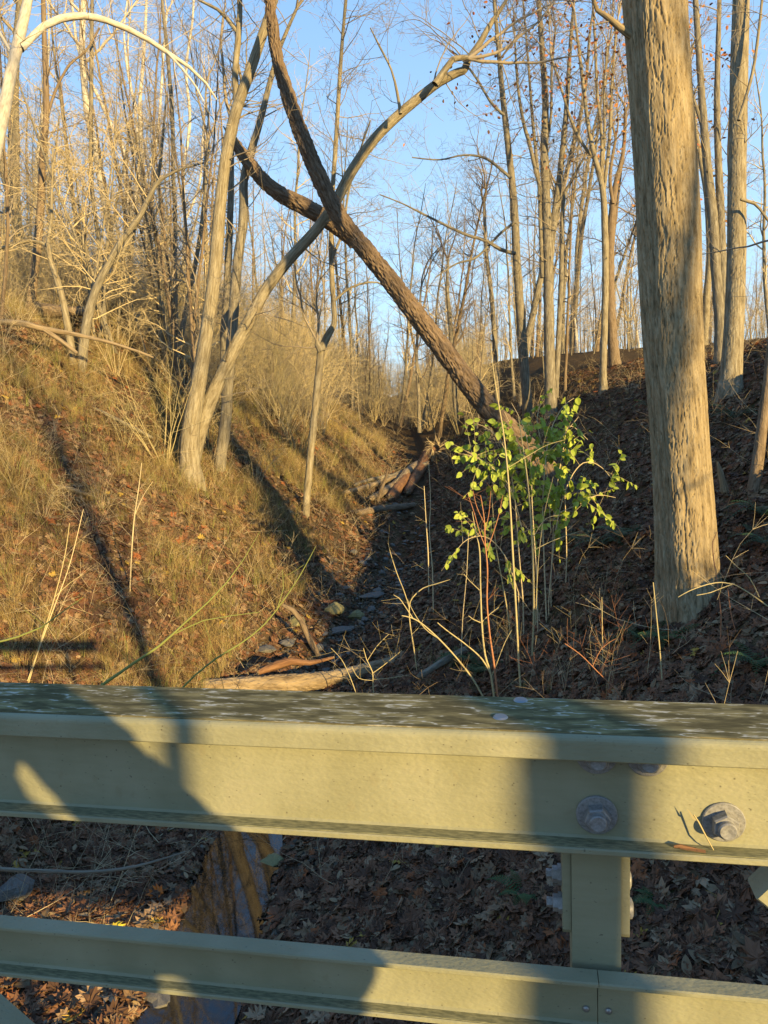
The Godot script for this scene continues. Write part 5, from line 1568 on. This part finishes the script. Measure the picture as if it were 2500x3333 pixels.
	sapling("bramble", "reddish thorny canes crossing in front of the right bank", "stem_red", [[1.99, -0.981, -6.21, 0.0097], [1.88, -0.823, -6.232, 0.0097], [1.731, -0.663, -6.253, 0.0078], [1.601, -0.523, -6.272, 0.0078], [1.469, -0.422, -6.286, 0.0058]], [[[1.694, -0.623, -6.259, 0.0058], [1.778, -0.473, -6.279, 0.0058], [1.897, -0.4, -6.289, 0.0039]], [[2.029, -0.983, -6.21, 0.0058], [2.075, -0.792, -6.236, 0.0058], [2.062, -0.638, -6.257, 0.0039]]], 4)
	sapling("green_cane", "long green cane slanting up over the left slope from the railing", "stem_green", [[-1.986, 0.109, -2.422, 0.012], [-1.635, 0.341, -2.453, 0.012], [-1.35, 0.484, -2.473, 0.012], [-1.143, 0.606, -2.489, 0.012], [-0.949, 0.726, -2.506, 0.011], [-0.857, 0.784, -2.513, 0.0093], [-0.769, 0.838, -2.521, 0.0085], [-0.681, 0.911, -2.531, 0.0062], [-0.6, 0.977, -2.539, 0.0054], [-0.536, 1.039, -2.548, 0.0047], [-0.478, 1.111, -2.557, 0.0031], [-0.42, 1.201, -2.57, 0.0016]], [[[-0.713, 0.877, -2.526, 0.0047], [-0.618, 0.916, -2.531, 0.0039], [-0.525, 0.928, -2.533, 0.0031], [-0.431, 0.936, -2.534, 0.0023]]], 2)
	sapling("green_cane", "thinner green cane right of the long green cane", "stem_green", [[-2.177, 0.021, -2.713, 0.0078], [-1.791, 0.143, -2.729, 0.0078], [-1.37, 0.281, -2.748, 0.0078], [-1.018, 0.439, -2.769, 0.0078], [-0.805, 0.567, -2.787, 0.0078], [-0.733, 0.633, -2.796, 0.0069], [-0.643, 0.698, -2.804, 0.0069], [-0.555, 0.746, -2.811, 0.0061], [-0.466, 0.811, -2.82, 0.0052], [-0.393, 0.894, -2.831, 0.0043], [-0.32, 0.994, -2.844, 0.0035], [-0.26, 1.095, -2.858, 0.0017]], [[[-0.411, 0.874, -2.828, 0.0035], [-0.387, 0.945, -2.838, 0.0026], [-0.388, 1.014, -2.847, 0.0017]]], 2)
	sapling("green_cane", "short mossy cane at the left edge above the railing", "stem_green", [[-1.806, 0.776, -2.714, 0.0084], [-1.605, 0.785, -2.715, 0.0075], [-1.437, 0.811, -2.719, 0.0075], [-1.336, 0.832, -2.722, 0.0067], [-1.251, 0.862, -2.726, 0.0058], [-1.182, 0.909, -2.732, 0.0042], [-1.097, 0.964, -2.739, 0.0025]], [], 2)
	sapling("tan_stem", "tall pale weed stem leaning at the left in front of the slope", "stem_straw", [[-3.788, -1.127, -7.805, 0.014], [-3.624, -0.654, -7.869, 0.014], [-3.472, -0.229, -7.926, 0.012], [-3.348, 0.197, -7.984, 0.0097], [-3.286, 0.53, -8.029, 0.0072]], [[[-3.472, -0.229, -7.926, 0.0097], [-3.311, -0.092, -7.945, 0.0072], [-3.162, -0.002, -7.957, 0.0048]]], 5)
	sapling("tan_stem", "tall thin tan sapling on the left slope with short side twigs", "twig_tan", [[-3.32, -0.697, -9.78, 0.018], [-3.275, -0.166, -9.852, 0.018], [-3.22, 0.305, -9.916, 0.015], [-3.143, 0.717, -9.972, 0.012], [-3.096, 1.011, -10.011, 0.0089]], [[[-3.205, 0.364, -9.924, 0.012], [-3.089, 0.596, -9.955, 0.0089], [-2.962, 0.769, -9.979, 0.0060]]], 5)
	sapling("tan_stem", "thin tan stem crossing the left slope diagonally", "twig_tan", [[-3.787, -1.079, -7.811, 0.012], [-3.518, -0.419, -7.901, 0.012], [-3.303, 0.1, -7.971, 0.0097], [-3.135, 0.668, -8.048, 0.0072]], [], 4)
	# clumps of seed heads and withered weeds by the railing
	var rn := RandomNumberGenerator.new()
	rn.seed = 15
	for e in [[Vector3(1.577, -1.097, -7.143), "withered weed clump with pale seed heads at the railing right of the saplings"], [Vector3(1.98, -0.909, -6.563), "withered weed clump with white seed heads near the thorny canes"], [Vector3(1.226, -1.208, -8.016), "dry hanging weed leaves around the sapling feet"], [Vector3(2.203, -0.77, -7.954), "reddish withered weeds left of the thick trunk"], [Vector3(-0.706, -1.5, -12.578), "pale feathery weeds in front of the cascade"]]:
		var t := thing("dry_weed_clump", e[1], "weeds")
		for k in 16:
			var g := Geo.new()
			var o := Vector3(rn.randfn(0, 0.16), 0, rn.randfn(0, 0.16))
			branch(g, ground_at(e[0].x + o.x, e[0].z + o.z), (UP + rand_dir(rn) * 0.3).normalized(), rn.randf_range(0.3, 0.7), 0.0026, 1, rn, {"wob": 0.12, "lift": 0.0, "dens": 6.0, "thin": 0.001})
			part("stem", g.mesh(), [M.stem_straw, M.twig_tan, M.stem_red][k % 3], t)


# ------------------------------------------------------------------ the green shrub
func build_green_shrub() -> void:
	var rn := RandomNumberGenerator.new()
	rn.seed = 404
	var t := thing("green_shrub", "bright green leafy shrub right of the centre, the only one still in leaf", "shrub")
	var leaf := oval_leaf(0.090, 0.062, 0.24)
	var tips := []
	for p in [[[1.812, -0.844, -8.65, 0.019], [1.813, -0.16, -8.743, 0.019], [1.819, 0.367, -8.814, 0.016], [1.872, 0.891, -8.885, 0.013], [1.95, 1.257, -8.935, 0.011], [2.094, 1.514, -8.969, 0.0080], [2.231, 1.614, -8.983, 0.0053]], [[1.536, -0.65, -8.576, 0.016], [1.508, -0.024, -8.66, 0.016], [1.481, 0.602, -8.745, 0.013], [1.395, 1.074, -8.809, 0.011], [1.246, 1.288, -8.838, 0.0079], [1.092, 1.372, -8.849, 0.0053]], [[1.866, -0.713, -8.769, 0.016], [1.978, 0.081, -8.877, 0.016], [2.134, 0.607, -8.948, 0.013], [2.333, 0.866, -8.983, 0.011], [2.545, 0.804, -8.974, 0.0081], [2.749, 0.53, -8.937, 0.0054]], [[1.684, -0.374, -8.512, 0.016], [1.664, 0.399, -8.617, 0.013], [1.661, 0.965, -8.693, 0.01], [1.597, 1.328, -8.742, 0.0078], [1.478, 1.59, -8.778, 0.0052]], [[1.924, -0.471, -8.903, 0.014], [2.016, 0.441, -9.026, 0.014], [2.119, 0.975, -9.098, 0.011], [2.213, 1.294, -9.141, 0.0081], [2.424, 1.124, -9.118, 0.0054]], [[1.487, -0.544, -8.59, 0.013], [1.347, -0.122, -8.647, 0.013], [1.145, 0.094, -8.676, 0.011], [0.935, 0.076, -8.674, 0.0079], [0.798, -0.048, -8.657, 0.0053]], [[1.477, 0.498, -8.731, 0.011], [1.23, 0.872, -8.782, 0.0079], [1.025, 1.01, -8.8, 0.0053], [0.869, 1.042, -8.805, 0.0053]], [[1.965, 0.308, -8.806, 0.011], [2.235, 0.403, -8.819, 0.0080], [2.451, 0.5, -8.832, 0.0080], [2.662, 0.465, -8.827, 0.0053]], [[1.662, -0.135, -8.646, 0.011], [1.641, 0.647, -8.751, 0.011], [1.555, 1.119, -8.815, 0.0079], [1.412, 1.49, -8.865, 0.0053]], [[1.925, 0.083, -8.877, 0.011], [1.903, 0.883, -8.985, 0.011], [1.816, 1.366, -9.05, 0.0081], [1.908, 1.655, -9.089, 0.0054]], [[1.549, 0.146, -8.583, 0.01], [1.415, 0.666, -8.653, 0.0078], [1.166, 0.934, -8.689, 0.0078], [0.963, 1.07, -8.708, 0.0052]], [[1.827, 0.577, -8.843, 0.011], [1.721, 0.845, -8.879, 0.0080], [1.997, 1.097, -8.913, 0.0080], [2.275, 1.402, -8.954, 0.0053]]]:
		var s := smooth(p, 0.06)
		var g := Geo.new()
		var foot: Vector3 = s[0][0]
		if foot.y - height(foot.x, foot.z) < 0.7:
			s[0].insert(0, Vector3(foot.x, minf(foot.y, height(foot.x, foot.z)) - 0.1, foot.z))
			s[1].insert(0, s[1][0])
		for k in s[1].size(): s[1][k] *= 0.5
		tube(g, s[0], s[1], 6)
		part("stem", g.mesh(), M.twig_tan, t)
		var pts: PackedVector3Array = s[0]
		var n := pts.size()
		for k in 14:
			var j := int(lerpf(n * 0.36, n - 2, (k + rn.randf()) / 14.0))
			var q := pts[j]
			var d := (rand_dir(rn) + Vector3(0, 0.1, 0)).normalized()
			var l := rn.randf_range(0.15, 0.60)
			var tw := Geo.new()
			tube(tw, PackedVector3Array([q, q + d * l * 0.5 + UP * 0.015, q + d * l]), PackedFloat32Array([0.0022, 0.0017, 0.001]), 4)
			part("twig", tw.mesh(), M.twig_tan, t)
			for m in 8:
				tips.append([q + d * l * rn.randf_range(0.2, 1.0) + UP * 0.01, d])
	var leaves := 0
	var extra = null
	for k in tips.size():
		var j := rn.randi_range(0, tips.size() - 1)
		var swap: Array = tips[k]
		tips[k] = tips[j]
		tips[j] = swap
	for e in tips:
		leaves += 1
		if leaves > 300 and extra == null:
			extra = []
		var down: Vector3 = (e[1] * rn.randf_range(0.2, 0.9) + Vector3(0, -rn.randf_range(0.2, 1.0), 0) + rand_dir(rn) * 0.5).normalized()
		var nn: Vector3 = down.cross(rand_dir(rn)).normalized()
		nn = (nn + Vector3(0.5, 0.5, 1.3)).normalized()
		var side: Vector3 = nn.cross(down).normalized()
		var up2: Vector3 = down.cross(side)
		var where := Transform3D(Basis(side, up2, down).scaled(Vector3.ONE * rn.randf_range(0.5, 1.15)), e[0])
		if extra != null:
			extra.append(where)
			continue
		part("leaf", leaf, M.green_leaf if rn.randf() < 0.4 else M.lime_leaf, t).transform = where
	if extra:
		var mm := MultiMesh.new()
		mm.transform_format = MultiMesh.TRANSFORM_3D
		mm.mesh = leaf
		mm.instance_count = extra.size()
		for k in extra.size(): mm.set_instance_transform(k, extra[k])
		var o := MultiMeshInstance3D.new()
		o.name = "small_leaves"
		o.multimesh = mm
		o.material_override = M.green_leaf
		t.add_child(o, true)
		tag(o, "", "", "", "stuff")


func build_ferns() -> void:
	var rn := RandomNumberGenerator.new()
	rn.seed = 505
	var frond := func(bend: float) -> ArrayMesh:
		var g := Geo.new()
		var n := 15
		for k in n:
			var f := (k + 1.0) / n
			var c := Vector3(0, 0.45 * f - bend * f * f * 0.5, f * 0.42)
			var w := 0.075 * sin(PI * (0.15 + 0.85 * f)) + 0.006
			for s in [-1, 1]:
				var a := c
				var tip := c + Vector3(s * w, -0.012, 0.02)
				g.tri(a + Vector3(0, 0, -0.008), a + Vector3(0, 0, 0.010), tip)
				g.tri(a + Vector3(0, 0, 0.010), tip + Vector3(-s * 0.01, 0.002, 0.012), tip)
			if k > 0:
				var f0 := float(k) / n
				var c0 := Vector3(0, 0.45 * f0 - bend * f0 * f0 * 0.5, f0 * 0.42)
				g.quad(c0 + Vector3(-0.0015, 0, 0), c0 + Vector3(0.0015, 0, 0), c + Vector3(0.0015, 0, 0), c + Vector3(-0.0015, 0, 0))
		return g.mesh()
	var meshes := [frond.call(0.5), frond.call(0.8), frond.call(1.05)]
	var at := [[Vector3(2.803, -0.33, -9.891), 0.9, "dark fern patch in the shade behind the green shrub's right end"], [Vector3(2.781, -0.429, -10.987), 0.8, "dark fern in the shade just under the green shrub"], [Vector3(3.054, -0.178, -9.83), 1.0, "dark fern beside the left side of the thick trunk"], [Vector3(2.375, -0.684, -7.078), 0.7, "fern with a yellow green frond at the left foot of the thick trunk"], [Vector3(2.47, -0.629, -6.682), 0.7, "dark fern directly under the thick trunk's foot"], [Vector3(4.081, 0.35, -8.247), 0.9, "bright tipped fern at the right edge"], [Vector3(3.758, 0.134, -7.531), 0.8, "green fern at the right edge below the bright tipped one"], [Vector3(0.845, -1.305, -8.669), 0.8, "dark fern behind the forked pale sapling"], [Vector3(1.006, -1.279, -8.249), 0.7, "dark fern at the feet of the pale saplings"], [Vector3(0.772, -1.439, -4.473), 0.5, "dark fern left of the railing post under the top beam"], [Vector3(5.766, 1.218, -12.643), 1.1, "dark fern on the upper right bank beside the pale trunk"], [Vector3(5.936, 1.359, -17.304), 0.9, "dark fern on the right crest left of the thick trunk"], [Vector3(1.419, -1.193, -3.941), 0.35, "small dark fern right of the railing post"], [Vector3(2.785, -0.454, -5.636), 0.7, "dark fern at the lower right edge above the railing"]]
	for e in at:
		var t := thing("fern", e[2], "fern", ground_at(e[0].x, e[0].z))
		t.scale = Vector3.ONE * e[1]
		for k in 11:
			var o := part("frond", meshes[k % 3], M.lime_leaf if (k == 0 and "yellow" in e[2]) or (k < 3 and "bright" in e[2]) else M.fern, t)
			o.rotation.y = TAU * k / 11.0 + rn.randf_range(-0.2, 0.2)
			o.scale = Vector3.ONE * rn.randf_range(0.7, 1.15)


# ------------------------------------------------------------------ the person who takes the picture; only the shadow is in view
func build_photographer() -> void:
	var t := thing("person", "person in a dark jacket behind the railing raising both arms to take a picture", "person", Vector3(0.30, 0, 0.36))
	var bones := [[Vector3(-0.10, 0.02, 0), 0.055, Vector3(-0.10, 0.48, 0.01), 0.062], [Vector3(0.10, 0.02, 0), 0.055, Vector3(0.10, 0.48, 0.01), 0.062], [Vector3(-0.10, 0.48, 0.01), 0.065, Vector3(-0.09, 0.90, 0), 0.09], [Vector3(0.10, 0.48, 0.01), 0.065, Vector3(0.09, 0.90, 0), 0.09], [Vector3(-0.10, 0.03, 0), 0.045, Vector3(-0.11, 0.03, -0.16), 0.038], [Vector3(0.10, 0.03, 0), 0.045, Vector3(0.11, 0.03, -0.16), 0.038],
		[Vector3(0, 0.92, 0), 0.15, Vector3(0, 1.25, 0), 0.155], [Vector3(-0.14, 1.38, 0), 0.085, Vector3(0.14, 1.38, 0), 0.085], [Vector3(0, 1.25, 0), 0.15, Vector3(0, 1.40, 0), 0.11], [Vector3(0, 1.42, 0), 0.055, Vector3(0, 1.54, -0.01), 0.055], [Vector3(0, 1.60, -0.01), 0.085, Vector3(0, 1.68, 0.0), 0.092],
		[Vector3(0.17, 1.40, 0), 0.068, Vector3(0.235, 1.27, -0.15), 0.06], [Vector3(0.235, 1.27, -0.15), 0.06, Vector3(-0.10, 1.53, -0.29), 0.042], [Vector3(-0.17, 1.40, 0), 0.068, Vector3(-0.34, 1.25, -0.14), 0.052], [Vector3(-0.34, 1.25, -0.14), 0.05, Vector3(-0.30, 1.53, -0.30), 0.036],
		[Vector3(-0.10, 1.53, -0.29), 0.034, Vector3(-0.14, 1.58, -0.32), 0.030], [Vector3(-0.30, 1.53, -0.30), 0.034, Vector3(-0.29, 1.59, -0.33), 0.030]]
	for k in 4:   # fingers
		bones.append([Vector3(-0.15, 1.60 - 0.018 * k, -0.32), 0.010, Vector3(-0.195, 1.60 - 0.018 * k, -0.342), 0.008])
		bones.append([Vector3(-0.285, 1.60 - 0.018 * k, -0.33), 0.010, Vector3(-0.24, 1.60 - 0.018 * k, -0.352), 0.008])
	part("body", blob(bones, 0.024), M.jacket, t)
	var head := [[Vector3(0, 1.64, -0.02), 0.075, Vector3(0, 1.70, 0.0), 0.09], [Vector3(0, 1.635, -0.105), 0.012, Vector3(0, 1.665, -0.092), 0.009], [Vector3(-0.09, 1.65, 0.0), 0.018, Vector3(-0.09, 1.68, 0.0), 0.02], [Vector3(0.09, 1.65, 0.0), 0.018, Vector3(0.09, 1.68, 0.0), 0.02]]
	part("face", blob(head, 0.014), M.skin, t)
	var ph := thing("phone", "black phone held up in both hands by the person behind the railing", "phone", Vector3(0.02, 1.60, 0.045))
	var g := Geo.new()
	var b := BoxMesh.new()
	b.size = Vector3(0.075, 0.15, 0.008)
	part("case", b, M.phone, ph, Vector3(0, -0.02, 0.014))


# joins tapered capsules with a smooth minimum and meshes the field as surface nets
func blob(bones: Array, cell: float) -> ArrayMesh:
	var lo := Vector3.INF
	var hi := -Vector3.INF
	for b in bones:
		for k in [0, 2]:
			lo = lo.min(b[k] - Vector3.ONE * (b[k + 1] + 2 * cell))
			hi = hi.max(b[k] + Vector3.ONE * (b[k + 1] + 2 * cell))
	var n := Vector3i(((hi - lo) / cell).ceil()) + Vector3i.ONE
	var field := PackedFloat32Array()
	field.resize(n.x * n.y * n.z)
	field.fill(1.0)
	for b in bones:
		var a: Vector3 = b[0]
		var c: Vector3 = b[2]
		var rmax: float = maxf(b[1], b[3]) + 3 * cell
		var l := Vector3i(((a.min(c) - Vector3.ONE * rmax - lo) / cell).floor()).clamp(Vector3i.ZERO, n - Vector3i.ONE)
		var h := Vector3i(((a.max(c) + Vector3.ONE * rmax - lo) / cell).ceil()).clamp(Vector3i.ZERO, n - Vector3i.ONE)
		var ac := c - a
		var len2 := maxf(ac.length_squared(), 1e-9)
		for z in range(l.z, h.z + 1):
			for y in range(l.y, h.y + 1):
				for x in range(l.x, h.x + 1):
					var p := lo + Vector3(x, y, z) * cell
					var f := clampf((p - a).dot(ac) / len2, 0.0, 1.0)
					var dist := p.distance_to(a + ac * f) - lerpf(b[1], b[3], f)
					var id := (z * n.y + y) * n.x + x
					field[id] = smin(field[id], dist, 0.03) if field[id] < 1.0 else dist
	var g := Geo.new()
	var at := {}
	var dx := [1, n.x, n.x * n.y]
	for z in n.z - 1:
		for y in n.y - 1:
			for x in n.x - 1:
				var id := (z * n.y + y) * n.x + x
				var s := Vector3.ZERO
				var m := 0
				var grad := Vector3.ZERO
				for ax in 3:
					for u in 2:
						for v in 2:
							var p: int = id + u * dx[(ax + 1) % 3] + v * dx[(ax + 2) % 3]
							var q: int = p + dx[ax]
							grad[ax] += field[q] - field[p]
							if (field[p] < 0.0) != (field[q] < 0.0):
								var o := Vector3.ZERO
								o[ax] = field[p] / (field[p] - field[q])
								o[(ax + 1) % 3] = u
								o[(ax + 2) % 3] = v
								s += o
								m += 1
				if m:
					at[id] = g.v.size()
					g.v.append(lo + (Vector3(x, y, z) + s / m) * cell)
					g.n.append(grad.normalized())
	for z in range(1, n.z - 1):
		for y in range(1, n.y - 1):
			for x in range(1, n.x - 1):
				var id := (z * n.y + y) * n.x + x
				for ax in 3:
					var inside := field[id] < 0.0
					if inside == (field[id + dx[ax]] < 0.0): continue
					var u: int = dx[(ax + 1) % 3]
					var v: int = dx[(ax + 2) % 3]
					var q := [id, id - u, id - u - v, id - v]
					if not q.all(func(k): return at.has(k)): continue
					if not inside: q.reverse()
					g.i.append(at[q[0]]); g.i.append(at[q[2]]); g.i.append(at[q[1]])
					g.i.append(at[q[0]]); g.i.append(at[q[3]]); g.i.append(at[q[2]])
	return g.mesh()
